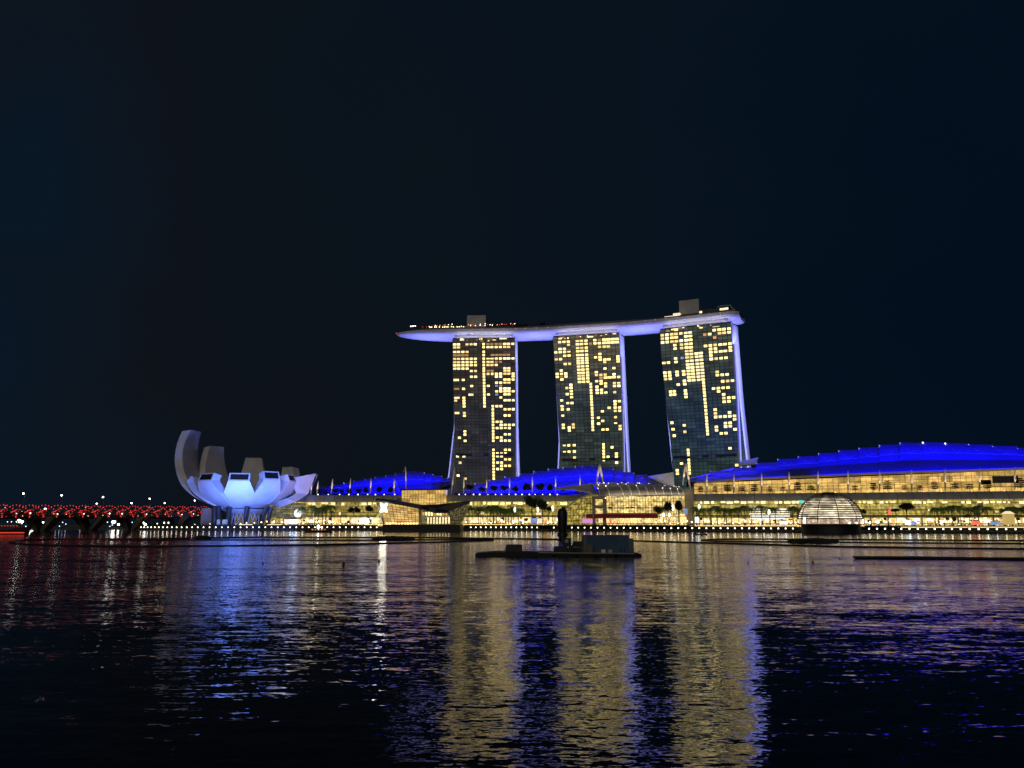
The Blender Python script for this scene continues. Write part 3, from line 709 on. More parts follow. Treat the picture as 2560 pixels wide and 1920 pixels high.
for px in range(1180, 1820, 27): deck_lamp(px, -0.1, -0.6, 'win_dim', 0.6, 'rim_light')
# hull washes: added light strips hung in mid-air, aimed up at the underside
def wash(px0, px1, lat0, z0, power, w=4.0, spread=160):
    a, n0 = on_deck(px0, lat0, z0); b, n1 = on_deck(px1, lat0, z0)
    strip_light('hull_wash', a, b, (a + b) / 2 + Vector((0, 0, 30)) + (n0 + n1) * -1.0, w, power * 0.42, VIO, spread)
wash(1020, 1125, 8, -40, 6.2e4)
wash(1300, 1380, 9, -36, 4.6e4)
wash(1563, 1640, 9, -36, 4.6e4)
wash(1832, 1858, 9, -30, 1.5e4)
for (x0, x1) in ((1140, 1280), (1394, 1540), (1660, 1816)):
    a, n0 = on_deck(x0, -4, -13); b, n1 = on_deck(x1, -4, -13)
    strip_light('cove_wash', a, b, (a + b) / 2 + Vector((0, 0, 8)) + n0 * 6, 0.6, 1.5e3, (0.78, 0.76, 1.0), 120)

# ------------------------------------------------------------------ lotus-shaped museum
MY = 625.0
MC = at(612, 1.2, MY + 18); MC.z = 1.2
mus = empty('lotus_museum', MC, 'white lotus-shaped museum with finger petals, front petals washed pale blue', 'museum')
ZB = 15.0
#        azimuth, tip radius, tip height, half width at tip, lit, cap depth, window
PETALS = [(-84, 46, 37, 4.6, 5.5, .86), (-47, 43, 38, 7.6, 6.0, .86), (-9.5, 39, 38, 8.0, 6.0, .86), (27, 39.5, 39.5, 7.0, 6.5, .86), (60, 40, 39, 6.0, 5.5, .86),
          (80, 49, 29, 9.0, 17.0, .74), (131, 50, 53, 6.5, 0, 1.05), (174, 44, 61, 7.4, 0, 1.05), (-143, 52, 70, 7.6, 0, 1.1), (-122, 62, 82, 8.4, 0, 1.20)]
def petal(az, Rt, Ht, wt, cap, curl):
    a = R(az + 19); rd = Vector((math.sin(a), -math.cos(a), 0)); sd = Vector((math.cos(a), math.sin(a), 0))
    N = 18; out = []; inn = []
    Hh = Ht - ZB; sect = math.tan(R(18.2))
    for k in range(N + 1):
        t = k / N
        ang = t * math.pi / 2 * curl
        full = math.pi / 2 * curl; top_ = math.sin(min(full, math.pi / 2))
        r_ = Rt * math.sin(ang) / top_ + 0.5; z = ZB + Hh * (1 - math.cos(ang)) / (1 - math.cos(full))
        w_ = min((r_) * sect, wt + (1 - t) * 15)
        th = lerp(2.0, 9.0 if cap else 7.5, t)            # thickness toward the middle of the bowl
        out.append((r_, z, w_)); inn.append((max(0.2, r_ - th * (1.0 if t > .3 else .6)), z + (4.0 if t < .5 else 4.0 - (t - .5) * 6), max(0.1, w_ * (0.86 if cap else 0.9))))
    P = lambda r_, z, x: rd * r_ + sd * x + Vector((0, 0, z - 1.2))
    q = MB(); L0 = [P(r_, z, -w_) for r_, z, w_ in out]; R0 = [P(r_, z, w_) for r_, z, w_ in out]
    L1 = [P(r_, z, -w_) for r_, z, w_ in inn]; R1 = [P(r_, z, w_) for r_, z, w_ in inn]
    q.grid([[L0[k], P(out[k][0] + 0.0, out[k][1], 0) , R0[k]] for k in range(N + 1)], flip=True)
    q.grid([[L1[k], R1[k]] for k in range(N + 1)])
    q.grid([[L0[k], L1[k]] for k in range(N + 1)])
    q.grid([[R0[k], R1[k]] for k in range(N + 1)], flip=True)
    r_, z, w_ = out[-1]; ri, zi, wi = inn[-1]
    wd = None
    if cap:
        # glazed end set above the outer face, framed in white, looking outwards
        ztop = z + cap; rt = r_ - (2.5 if cap < 10 else -6.0)
        A, B, C, D = P(r_, z, -w_), P(r_, z, w_), P(rt, ztop, w_ * 0.98), P(rt, ztop, -w_ * 0.98)
        E, F = P(ri - (1.5 if cap < 10 else 6), ztop - (1.5 if cap < 10 else 4), wi), P(ri - (1.5 if cap < 10 else 6), ztop - (1.5 if cap < 10 else 4), -wi)
        Li, Ri = L1[-1], R1[-1]
        q.face([D, C, E, F]); q.face([A, D, F, Li]); q.face([B, Ri, E, C]); q.face([Li, F, E, Ri])
        fr_ = MB()
        def lerp4(u, v): return A.lerp(B, u).lerp(D.lerp(C, u), v)
        e = (0.07, 0.13); o_ = rd * 0.35 + Vector((0, 0, .1))
        IN = [lerp4(e[0], e[1]), lerp4(1 - e[0], e[1]), lerp4(1 - e[0], 1 - e[1]), lerp4(e[0], 1 - e[1])]
        OUT = [A, B, C, D]
        for k in range(4):
            fr_.box8([OUT[k] - rd * .3, OUT[(k + 1) % 4] - rd * .3, IN[(k + 1) % 4] - rd * .3, IN[k] - rd * .3, OUT[k] + o_, OUT[(k + 1) % 4] + o_, IN[(k + 1) % 4] + o_, IN[k] + o_])
        wd = MB(); wd.face([x + rd * 0.02 for x in OUT])
        return q, fr_, wd
    q.face([L0[-1], R0[-1], R1[-1], L1[-1]])
    return q, None, None
for pr in PETALS:
    q, f_, w_ = petal(*pr)
    po = q.build('petal', 'museum_skin', mus); po.location = (0, 0, 0)
    if f_:
        x = f_.build('skylight_frame', 'white_paint', po); x.location = (0, 0, 0)
        x = w_.build('skylight', 'black', po); x.location = (0, 0, 0)
    else: po['label'] = 'tall unlit rear petal'
q = MB(); q.tube([(0, 0, 11.5), (0, 0, 13.4), (0, 0, 15.5)], lambda t: lerp(13, 20, t), 24); o = q.build('bowl_base', 'museum_skin', mus); o.location = (0, 0, 0)
q = MB()
for k in range(18):
    a = 2 * math.pi * k / 18; a2 = a + 2 * math.pi / 18
    for (s0, s1) in ((a, a2), (a2, a)):
        q.tube([(11 * math.sin(s0), -11 * math.cos(s0), 0), (11 * math.sin(s1), -11 * math.cos(s1), 12)], 0.28, 5)
o = q.build('lattice_cage', 'white_paint', mus); o.location = (0, 0, 0)
q = MB(); q.tube([(0, 0, 0), (0, 0, 11.5)], 8.5, 18); o = q.build('lobby', 'court_glow', mus); o.location = (0, 0, 0)
for (px, lean) in ((537, 0.5), (571, 0.2), (614, -0.2), (652, -1.8), (668, -1.2), (552, 1.5)):
    x = xat(px, 8, MY - 2) - MC.x; q = MB()
    q.tube([(x, -20, 0), (x - lean, -20, 8), (x - lean * 2.0, -19, 17)], lambda t: 1.5 + 0.6 * t, 8); o = q.build('pillar', 'dark_metal', mus); o.location = (0, 0, 0)
q = MB(); xx = xat(510, 10, MY) - MC.x; q.box((xx, -10, 8), (9, 6, 16)); o = q.build('lift_tower', 'canopy_grey', mus); o.location = (0, 0, 0)
for (px, m_) in ((547, 'lamp_cool'), (563, 'lamp_cool'), (683, 'lamp_white')):
    x = xat(px, 5, MY - 4) - MC.x; q = MB(); q.box((x, -23, 4.5), (2.4 if px != 563 else 4.0, .4, 5.0 if px < 600 else 2)); o = q.build('lit_panel', 'glow_cream' if px > 600 else 'win_blue', mus); o.location = (0, 0, 0)
MBL = (0.115, 0.22, 1.0)
for (px, tx, pw) in ((500, 530, 0.08), (556, 566, 0.75), (625, 622, 0.70), (722, 706, 0.75)):
    a = at(px, 3.5, MY - 62); b_ = at(tx, 36, MY - 10)
    area('petal_flood', a, b_, 9, 3, 2.05e4 * pw, MBL, 75)
area('petal_flood', at(742, 4, MY - 40), at(762, 34, MY), 6, 2, 1.5e3, (1.0, 0.48, 0.54), 60)

# ------------------------------------------------------------------ building pieces
def wall_glass(name, m, parent, a, b, z0a, z0b, z1a, z1b, u0=0.0, depth=0.0):
    """one glazed bay from a to b (x, y), lower and upper edge heights at each end"""
    ln = (Vector((b[0], b[1])) - Vector((a[0], a[1]))).length
    q = MB(); q.face([(a[0], a[1], z0a), (b[0], b[1], z0b), (b[0], b[1], z1b), (a[0], a[1], z1a)], [(u0, z0a), (u0 + ln, z0b), (u0 + ln, z1b), (u0, z1a)])
    return q.build(name, m, parent, origin=(a[0], a[1], z0a)), ln
def facade(parent, m, px0, px1, Yf, v0, v1, nb, name='glass_bay', mul=True, rails=(), mr=0.16, zlow=None):
    """row of lit bays between two columns of the picture; Yf(px) gives how far off the front stands; v0 top rows, v1 bottom rows at both ends"""
    u = 0.0; fm = MB()
    for k in range(nb):
        pa, pb = lerp(px0, px1, k / nb), lerp(px0, px1, (k + 1) / nb)
        Ya, Yb = Yf(pa), Yf(pb)
        ta, tb = k / nb, (k + 1) / nb
        z1a, z1b = zat(lerp(v0[0], v0[1], ta), Ya), zat(lerp(v0[0], v0[1], tb), Yb)
        if zlow is None: z0a, z0b = zat(lerp(v1[0], v1[1], ta), Ya), zat(lerp(v1[0], v1[1], tb), Yb)
        else: z0a = z0b = zlow
        A, B = at(pa, (z0a + z1a) / 2, Ya), at(pb, (z0b + z1b) / 2, Yb)
        o, ln = wall_glass(name, m, parent, (A.x, A.y), (B.x, B.y), z0a, z0b, z1a, z1b, u); u += ln
        if mul:
            d = Vector((0, -0.15, 0))
            fm.tube([(A.x, A.y - .15, z0a), (A.x, A.y - .15, z1a)], mr, 4)
            mid = (A + B) / 2
            fm.tube([(mid.x, mid.y - .15, (z0a + z0b) / 2), (mid.x, mid.y - .15, (z1a + z1b) / 2)], mr * .7, 4)
            for r_ in rails:
                fm.tube([(A.x, A.y - .15, lerp(z0a, z1a, r_)), (B.x, B.y - .15, lerp(z0b, z1b, r_))], mr * .8, 4)
    if mul: fm.build('mullion_frame', 'mullion', parent)
def canopy(parent, px0, px1, Yf, vt, vb, out, n, name='canopy', m='canopy_grey', bulge=1.2, seams=True):
    q = MB(); sm = MB()
    for k in range(n):
        rows = []
        for e in (0, 1):
            t = (k + e) / n; px = lerp(px0, px1, t); Y = Yf(px) - out
            zt, zb = zat(lerp(vt[0], vt[1], t), Y), zat(lerp(vb[0], vb[1], t), Y)
            A = at(px, zb, Y); r_ = []
            for j in range(7):
                a = math.pi / 2 * j / 6
                r_.append(Vector((A.x, Y - bulge * math.cos(a) * 1.0 + (bulge + 1.5) * (j / 6) , lerp(zb, zt, math.sin(a)))))
            r_ = [Vector((A.x, Y + out, zb))] + r_ + [Vector((A.x, Y + out + 1, zt + .05))]
            rows.append(r_)
        q.grid([rows[1], rows[0]])
        sm.tube([p + Vector((0, -.06, 0)) for p in rows[0][1:-1]], 0.14, 4)
    o = q.build(name, m, parent)
    if seams:
        for k in range(4):
            pa, pb = lerp(px0, px1, k / 4), lerp(px0, px1, (k + 1) / 4)
            A = at(pa, zat(lerp(vb[0], vb[1], k / 4), Yf(pa) - out) - .4, Yf(pa) - out + .5); B = at(pb, zat(lerp(vb[0], vb[1], (k + 1) / 4), Yf(pb) - out) - .4, Yf(pb) - out + .5)
            strip_light('canopy_fill', A, B, (A + B) / 2 + Vector((0, 0, -10)), 1.2, 95 * (B - A).length, (1.0, 0.78, 0.40), 170)  # light strip added under the canopy to brighten palms and promenade
    if seams: sm.build('canopy_seam', 'dark_metal', parent)
    return o
def mast(parent, px, v0, v1, Y, lean=0.0, r=0.42, cables=()):
    a = at(px, zat(v1, Y), Y); b = at(px + lean, zat(v0, Y), Y)
    q = MB(); q.tube([a, a.lerp(b, .15), a.lerp(b, .5), a.lerp(b, .85), b], lambda t: r * (0.45 + 0.75 * math.sin(math.pi * min(1, max(0, t)))), 8)
    o = q.build('mast', 'mast_white', parent, origin=a)
    ld = bpy.data.lights.new('mast_uplight', 'SPOT'); ld.energy = 5200; ld.spot_size = R(24); ld.spot_blend = 0.6; ld.shadow_soft_size = 0.05; ld.color = (1.0, 0.80, 0.60)
    lo = bpy.data.objects.new('mast_uplight', ld); col.objects.link(lo); lo.location = a + Vector((0, -5.0, 0.2))
    lo.rotation_euler = (a.lerp(b, .6) - lo.location).to_track_quat('-Z', 'Y').to_euler()
    for (dx, dv) in cables:
        c = MB(); e = at(px + dx, zat(dv, Y + 4), Y + 4); c.tube([b, e], 0.07, 4); c.build('stay_cable', 'mast_white', o, origin=b)
    return o
BLUE = (0.003, 0.0, 1.0)
def shell_roof(parent, tops, veave, Ye, Yr, mid=0.45, midv=None, lip_out=2.5):
    """stepped roof of overlapping shells; tops = [(px0, px1, v)], each shell one level of the stair; veave(px) row of the front eave"""
    for k, (pa, pb, va, vb) in enumerate(tops):
        q = MB(); nsub = 4; rows = []
        for e in range(nsub + 1):
            px = lerp(pa, pb, e / nsub); v = lerp(va, vb, e / nsub)
            yr = Yr(px); ye = Ye(px)
            zt = zat(v, yr); ze = zat(veave(px), ye)
            if zt < ze + 0.6: zt = ze + 0.6
            E = at(px, ze, ye)
            ts = [(0, 0), (0.25, 0.19), (0.46, 0.38), (0.50, 0.43), (0.68, 0.62), (0.86, 0.85), (1, 1.0)]
            r_ = []
            for (ty, tz) in ts:
                Y = lerp(ye, yr, ty); z = lerp(ze, zt, tz)
                r_.append(at(px, z, Y))
            P = r_[-1]
            r_ += [at(px, P.z + 0.02, P.y + 1.0), at(px, P.z - 0.5, P.y + 1.2), at(px, ze - 1.0, P.y + 14)]
            rows.append(r_)
        q.grid(rows, flip=True)
        for rr in (rows[0], rows[-1]): q.face(rr)
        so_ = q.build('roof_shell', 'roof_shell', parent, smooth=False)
        # pale rounded edge at the high end of the shell
        t = MB(); rr = rows[0]; t.tube([p + Vector((-.05, -.2, .1)) for p in (rr[5].lerp(rr[6], .3), rr[6])], 0.26, 5); t.build('shell_rim', 'white_paint', so_)
        # faint truss lines
        t = MB(); a_, b_ = rows[0], rows[-1]; m_ = rows[nsub // 2]
        up = Vector((0, -.25, .05))
        t.tube([a_[6] + up, m_[4] + up, b_[6] + up], 0.05, 4); t.tube([a_[4] + up, m_[4] + up, b_[4] + up], 0.05, 4); t.build('truss_line', 'white_paint', so_)
def blue_wash(spans, P, aim, power_per_m, w=0.8, spread=150):
    """rows of blue floodlights; P(px) is the place of the row, aim how it is tilted"""
    for (pa, pb) in spans:
        a, b = P(pa), P(pb); m_ = (a + b) / 2
        strip_light('roof_wash', a, b, m_ + Vector(aim), w, power_per_m * (b - a).length, BLUE, spread)

# ------------------------------------------------------------------ theatre block (left) with its roof
def steps(xs, vs, slope=0.0):
    return [(a, b + 1.0, v, v + slope) for (a, b), v in zip(zip(xs, xs[1:]), vs)]
hall1 = empty('theatre_hall', at(940, 2.9, 662), 'theatre hall under the smallest blue-lit stepped shell roof, next to the lotus museum', 'hall')
y1 = lambda px: frontY(px) + 14
xs = [800, 832, 859, 884, 912, 938, 964, 988, 1016, 1038, 1060, 1082, 1104, 1126]
vs = [1216, 1212, 1207, 1202, 1197.5, 1192.5, 1188, 1183.5, 1178.5, 1180, 1184.5, 1189, 1195]
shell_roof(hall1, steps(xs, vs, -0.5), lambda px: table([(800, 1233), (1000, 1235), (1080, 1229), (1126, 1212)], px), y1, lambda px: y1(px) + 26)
e1 = lambda px: table([(800, 1233), (1000, 1235), (1080, 1229), (1126, 1212)], px)
blue_wash([(800, 900), (900, 1010), (1010, 1080)], lambda px: at(px, zat(e1(px), y1(px)) - 0.5, y1(px) - 8), (0, 14, 1.4), 330, spread=56)
blue_wash([(830, 930), (930, 1040), (1040, 1120)], lambda px: at(px, lerp(zat(e1(px), y1(px)), zat(table([(800, 1216), (938, 1192), (1020, 1179), (1126, 1196)], px), y1(px) + 26), .40) + .7, y1(px) + 10), (0, 14, 7), 150, spread=56)
canopy(hall1, 690, 1006, frontY, (1237, 1237.5), (1255, 1254.5), 4, 13)
facade(hall1, 'shop_lower', 660, 1095, frontY, (1255, 1255), (0, 0), 22, rails=(0.25, 0.5, 0.75), zlow=3.0)
facade(hall1, 'shop_street', 700, 1000, lambda px: frontY(px) - 3, (1294, 1294), (0, 0), 15, name='shop_front', mul=False, zlow=3.0)
lb = MB(); facade(hall1, 'shop_upper', 1004, 1116, lambda px: frontY(px) - 8, (1226, 1225), (1263, 1262), 8, name='foyer_bay', rails=(0.33, 0.6))
canopy(hall1, 1000, 1120, lambda px: frontY(px) - 9, (1222, 1221), (1226, 1225), 1, 4, name='foyer_roof', seams=False, m='dark_metal', bulge=.3)
wg = MB()
for k in range(7):
    a = at(690 + k * 13, zat(1256 - 0, 640), 640); c = MB()
facade(hall1, 'court_glow', 672, 765, lambda px: frontY(px) - 12, (1259, 1256), (1296, 1298), 8, name='curved_screen_bay', rails=(0.2, 0.4, 0.6, 0.8), mr=0.1)
for (px, v0, v1, ln) in ((792, 1202, 1236, 4), (828, 1197, 1236, 4), (873, 1195, 1236, 4), (926, 1195, 1235, 2), (985, 1196, 1235, 1), (1015, 1166, 1222, -1), (1128, 1168, 1236, 9)):
    mast(hall1, px, v0, v1, frontY(px) + 4, lean=ln if v1 < 1237 else ln, r=0.5, cables=((14, 1230),) if px in (1128, 985) else ((-8, 1182),) if px == 1015 else ())
for px in (763, 777, 752):
    mast(hall1, px, 1198 if px > 760 else 1206, 1240, frontY(px), lean=4, r=0.5)

# ------------------------------------------------------------------ casino block (middle)
hall2 = empty('casino_hall', at(1330, 2.9, 630), 'casino hall under the blue-lit stepped shell roof in front of the first two towers', 'hall')
y2 = lambda px: frontY(px) + 14
xs = [1136, 1160, 1187, 1222.6, 1261.7, 1298.6, 1334, 1370, 1407, 1438, 1456, 1480, 1501, 1532, 1558, 1584, 1616]
vs = [1231, 1222, 1209, 1200, 1191.5, 1184, 1178, 1172, 1169, 1165.5, 1163.5, 1166, 1170.5, 1176, 1180.5, 1187]
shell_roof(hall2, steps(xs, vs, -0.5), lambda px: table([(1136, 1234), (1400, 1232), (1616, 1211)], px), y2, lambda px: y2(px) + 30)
e2 = lambda px: table([(1136, 1234), (1400, 1232), (1616, 1211)], px)
blue_wash([(1140, 1260), (1260, 1400), (1400, 1500), (1500, 1605)], lambda px: at(px, zat(e2(px), y2(px)) - 0.5, y2(px) - 8), (0, 14, 1.6), 400, spread=56)
blue_wash([(1200, 1300), (1300, 1400), (1400, 1500), (1500, 1600)], lambda px: at(px, lerp(zat(e2(px), y2(px)), zat(table([(1136, 1231), (1334, 1178), (1456, 1163.5), (1616, 1188)], px), y2(px) + 30), .40) + .8, y2(px) + 11.5), (0, 14, 8), 170, spread=56)
canopy(hall2, 1106, 1468, frontY, (1237.5, 1237), (1253.5, 1253), 4, 9)
facade(hall2, 'shop_lower', 1095, 1468, frontY, (1253, 1252.5), (0, 0), 19, rails=(0.25, 0.5, 0.75), zlow=3.0)
facade(hall2, 'shop_street', 1160, 1410, lambda px: frontY(px) - 3, (1292, 1292), (0, 0), 13, name='shop_front', mul=False, zlow=3.0)
for (px, v0, v1, ln) in ((1159, 1193, 1235, 1), (1216, 1195, 1235, 1), (1274, 1194, 1234, 0), (1331, 1191, 1234, 0), (1389, 1191, 1233, 0), (1450, 1189, 1232, 0)):
    mast(hall2, px, v0, v1, frontY(px) + 4, lean=ln, r=0.48, cables=((10, 1211),) if px in (1159, 1450) else ())
for (px, ln) in ((1491, 8), (1508, -8)):
    mast(hall2, px, 1160, 1210, frontY(1500) + 6, lean=ln, r=0.7)
gl = MB(); A, B = at(1640, zat(1210, 610), 610), at(1686, zat(1216, 600), 600)
gl.face([A, B, at(1684, zat(1180, 600), 600), at(1618, zat(1191, 612), 612)]); 
gl.build('glazed_gable', 'glazed_pale' if 'glazed_pale' in M else 'grey_metal', hall2)
sl_ = MB(); sl_.face([at(1606, zat(1185, 606), 606), at(1660, zat(1211, 600), 600), at(1700, zat(1222, 598), 598), at(1622, zat(1219, 600), 600)])
sl_.build('lean_to_roof', 'dark_metal', hall2)
area('gable_wash', at(1660, zat(1222, 575), 575), at(1660, zat(1195, 606), 606), 10, 2, 1.6e3, (0.75, 0.76, 1.0), 100)

# ------------------------------------------------------------------ glazed arcade hall in the middle of the waterfront
atr = empty('arcade_hall', at(1560, 2.9, 590), 'vaulted glass arcade hall with pale curved ribs above a red awning', 'arcade hall')
yA = lambda px: table([(1400, 606), (1500, 590), (1720, 560)], px) - 10
# vault: ribs rise from the front edge backwards
VF = [(1500, 1242), (1540, 1240), (1600, 1238.5), (1660, 1237), (1710, 1237)]       # front lower edge of the vault
VB = [(1470, 1211), (1510, 1209), (1570, 1209), (1640, 1213), (1690, 1219)]          # back upper edge
vr = MB(); rows = []; fronts = []
for k in range(13):
    t = k / 12
    pf, vf = cat(VF, t * 4 * .999); pb, vb_ = cat(VB, t * 4 * .999)
    Yf_ = yA(pf); Yb_ = Yf_ + 26
    F = at(pf, zat(vf, Yf_), Yf_); B = at(pb, zat(vb_, Yb_), Yb_)
    r_ = []
    for j in range(9):
        a = math.pi / 2 * j / 8
        p = Vector((lerp(F.x, B.x, 1 - math.cos(a)), lerp(F.y, B.y, 1 - math.cos(a)), lerp(F.z, B.z, math.sin(a))))
        r_.append(p)
    rows.append(r_)
vr.grid(rows, [[(k * 5, j * 3) for j in range(9)] for k in range(13)], flip=True); vr.build('vault_glass', 'canopy_grey', atr)
for k in range(0, 13):
    if k % 2 == 0 or k > 4:
        q = MB(); q.tube([p + Vector((0, -.3, .3)) for p in rows[k]], 0.40, 5); q.build('vault_rib', 'mast_white', atr)
for k in range(0, 12, 4):                             # light strips added before the vault's front edge to brighten its ribs
    A, B = rows[k][0] + Vector((0, -5, -1.5)), rows[k + 4][0] + Vector((0, -5, -1.5))
    strip_light('vault_wash', A, B, (A + B) / 2 + Vector((0, 14, 11)), .5, 30 * (B - A).length, (1.0, 0.82, 0.56), 120)
# projecting wing tip of the vault over the casino canopy
q = MB(); wp = [at(x, zat(v, Y), Y) for x, v, Y in ((1385, 1222, 588), (1420, 1216.5, 590), (1455, 1212.5, 594), (1480, 1210.5, 600))]
wq = [at(x, zat(v, Y), Y) for x, v, Y in ((1388, 1224, 586), (1430, 1224, 584), (1465, 1230, 582), (1500, 1242, 580))]
q.grid([wp, wq]); q.build('vault_wing', 'canopy_grey', atr)
q = MB(); q.tube(wp, .3, 5); q.tube(wq, .35, 5); q.build('wing_edge', 'mast_white', atr)
rnd = random.Random(9)
for k in range(26):
    kk = rnd.randrange(13); p = rows[kk][rnd.randrange(3, 9)]; q = MB(); q.ball((0, 0, 0), 0.26, 6, 4); o = q.build('vault_lamp', 'lamp_white', atr); o.location = p + Vector((0, -.8, .6)) - world_loc(atr)
# big arched end window
C0 = at(1500, 3, 578); arx = xat(1500, 20, 578) - xat(1400, 20, 578)
q = MB(); fm = MB(); H0 = zat(1238, 578) - 3; rw = []
N = 14
for k in range(N + 1):
    t = k / N; x = C0.x - arx + arx * t * 0.96; h = H0 * math.sin(math.pi / 2 * min(1, 0.16 + t * 0.95)) ** 0.75
    rw.append([Vector((x, 578 - t * 2, 3)), Vector((x, 578 - t * 2, 3 + h))])
for k in range(N):
    q.face([rw[k][0], rw[k + 1][0], rw[k + 1][1], rw[k][1]], [(k * 2.2, 0), (k * 2.2 + 2.2, 0), (k * 2.2 + 2.2, rw[k + 1][1].z), (k * 2.2, rw[k][1].z)])
    fm.tube([rw[k][0] + Vector((0, -.2, 0)), rw[k][1] + Vector((0, -.2, 0))], 0.13, 4)
for hz in (0.25, .45, .65, .85):
    fm.tube([a.lerp(b, hz) + Vector((0, -.2, 0)) for a, b in rw], .12, 4)
q.build('arched_window', 'shop_lower', atr); fm.build('mullion_frame', 'mullion', atr)
q = MB(); q.tube([b + Vector((0, -.5, .2)) for a, b in rw], 0.55, 6); q.build('arch_rim', 'mast_white', atr)
for (c_, rr_) in ((0.30, 0.8), (0.62, 0.62)):
    q = MB(); q.tube([rw[int(N * c_) + k][0].lerp(rw[int(N * c_) + k][1], min(1, 0.25 + rr_ * math.sin(math.pi / 2 * min(1, k / (N * (1 - c_) * .7))))) + Vector((0, -.5, 0)) for k in range(0, N - int(N * c_))], 0.3, 5); q.build('arch_rib', 'mast_white', atr)
# stone pylon and front
for (pa, pb) in ((1482, 1489), (1508, 1516)):
    Y = 574; a, b_ = at(pa, 3, Y), at(pb, 3, Y); q = MB(); q.box(((a.x + b_.x) / 2, Y + 1, (3 + zat(1240, Y)) / 2), (b_.x - a.x, 3, zat(1240, Y) - 3)); q.build('stone_pier', 'pylon_stone', atr)
facade(atr, 'atrium_glow', 1489, 1508, lambda px: 574.5, (1248, 1248), (1287, 1287), 1, name='pier_window', mul=False)
for (v0, v1) in ((1240, 1248), (1263, 1271)):
    a, b_ = at(1489, 3, 574), at(1508, 3, 574); q = MB(); q.box(((a.x + b_.x) / 2, 575, (zat(v0, 574) + zat(v1, 574)) / 2), (b_.x - a.x, 2.4, zat(v0, 574) - zat(v1, 574))); q.build('spandrel', 'pylon_stone', atr)
facade(atr, 'atrium_glow', 1516, 1712, yA, (1241, 1239), (1288, 1288), 14, name='glass_bay', rails=(0.36, 0.40, 0.7), mr=0.2)
facade(atr, 'shop_street', 1420, 1716, lambda px: yA(px) - 0.5, (1288.5, 1288.5), (0, 0), 14, name='shop_front', mul=False, zlow=2.9)
fr_ = MB()
for (pa, pb) in ((1521, 1558), (1567, 1574), (1577, 1592)):
    Y = yA(pa) - 1; a, b_ = at(pa, 3, Y), at(pb, 3, Y); fr_.box(((a.x + b_.x) / 2, Y, (zat(1267, Y) + zat(1271, Y)) / 2), (b_.x - a.x, .5, 1.1))
fr_.build('lintel', 'dark_metal', atr)
ya = lambda px: yA(px) - 9
aw = MB(); n_ = 12
for k in range(n_):
    A, B = [at(lerp(1416, 1645, (k + e) / n_), zat(1285.5, ya(lerp(1416, 1645, (k + e) / n_))), ya(lerp(1416, 1645, (k + e) / n_))) for e in (0, 1)]
    A2, B2 = [Vector((p.x, p.y, zat(1295.5, p.y))) for p in (A, B)]
    aw.face([A2, B2, B, A]); aw.face([A, B, B + Vector((0, 8, 1.0)), A + Vector((0, 8, 1.0))])
awo = aw.build('awning', 'awning_red', atr)
for (pa, pb, m_) in ((1434, 1452, 'sign_magenta'), (1456, 1490, 'sign_magenta'), (1496, 1510, 'glow_cream'), (1524, 1552, 'sign_red')):
    Y = yA(pa) - (1 if pa > 1490 else 12); a, b_ = at(pa, 3, Y), at(pb, 3, Y); q = MB(); q.box(((a.x + b_.x) / 2, Y, (zat(1297.5, Y) + zat(1307, Y)) / 2), (b_.x - a.x, .3, zat(1297.5, Y) - zat(1307, Y))); q.build('shop_display', m_, atr)
# solid end pier between the arcade hall and the convention block
q = MB(); a, b_ = at(1712, 3, 556), at(1737, 3, 556); q.box(((a.x + b_.x) / 2, 560, (3 + zat(1222, 556)) / 2), (b_.x - a.x, 8, zat(1222, 556) - 3)); q.build('end_pier', 'pylon_stone', atr)
q = MB(); a, b_ = at(1712, 3, 551), at(1720, 3, 551); q.box(((a.x + b_.x) / 2, 551, (zat(1272, 551) + zat(1285, 551)) / 2), (b_.x - a.x, .5, 4)); q.build('lit_panel', 'win_blue', atr)

# ------------------------------------------------------------------ convention block (right)
hall3 = empty('convention_hall', at(2150, 2.9, 545), 'long convention hall under the largest blue-lit stepped shell roof, above two glazed storeys', 'hall')
y3 = frontY
xs = [1716, 1742, 1776, 1834, 1890, 1943.5, 1995, 2045.7, 2096, 2147, 2197.6, 2249, 2306, 2362, 2421, 2480, 2542, 2600, 2660]
vs = [1201, 1190, 1178, 1170, 1157, 1147.5, 1141, 1133, 1126, 1119.5, 1112.5, 1106, 1105, 1107, 1110.5, 1114, 1119, 1125]
ve3 = lambda px: table([(1716, 1206), (1755, 1204), (1860, 1195.5), (2200, 1181), (2560, 1169.5), (2900, 1158)], px)
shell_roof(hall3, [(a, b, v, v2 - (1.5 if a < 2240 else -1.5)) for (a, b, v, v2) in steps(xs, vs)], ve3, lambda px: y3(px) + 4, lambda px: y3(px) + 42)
blue_wash([(1730, 1850), (1850, 1968), (2034, 2200), (2200, 2400), (2400, 2660)], lambda px: at(px, zat(ve3(px), y3(px) + 4) + 0.4, y3(px) - 1.5), (0, 9, 1.6), 105, spread=56)
blue_wash([(1745, 1900)], lambda px: at(px, zat(ve3(px) - 0.40 * (ve3(px) - table([(1716, 1201), (1890, 1157)], px)), y3(px) + 18) + 0.6, y3(px) + 10), (0, 14, 1.2), 170, spread=40)
blue_wash([(1900, 2100), (2100, 2300), (2300, 2500), (2500, 2660)], lambda px: at(px, zat(ve3(px) - 0.40 * (ve3(px) - table([(1716, 1201), (1890, 1157), (2100, 1126), (2306, 1105), (2660, 1125)], px)), y3(px) + 18) + 0.8, y3(px) + 10), (0, 14, 4.0), 255, spread=50)
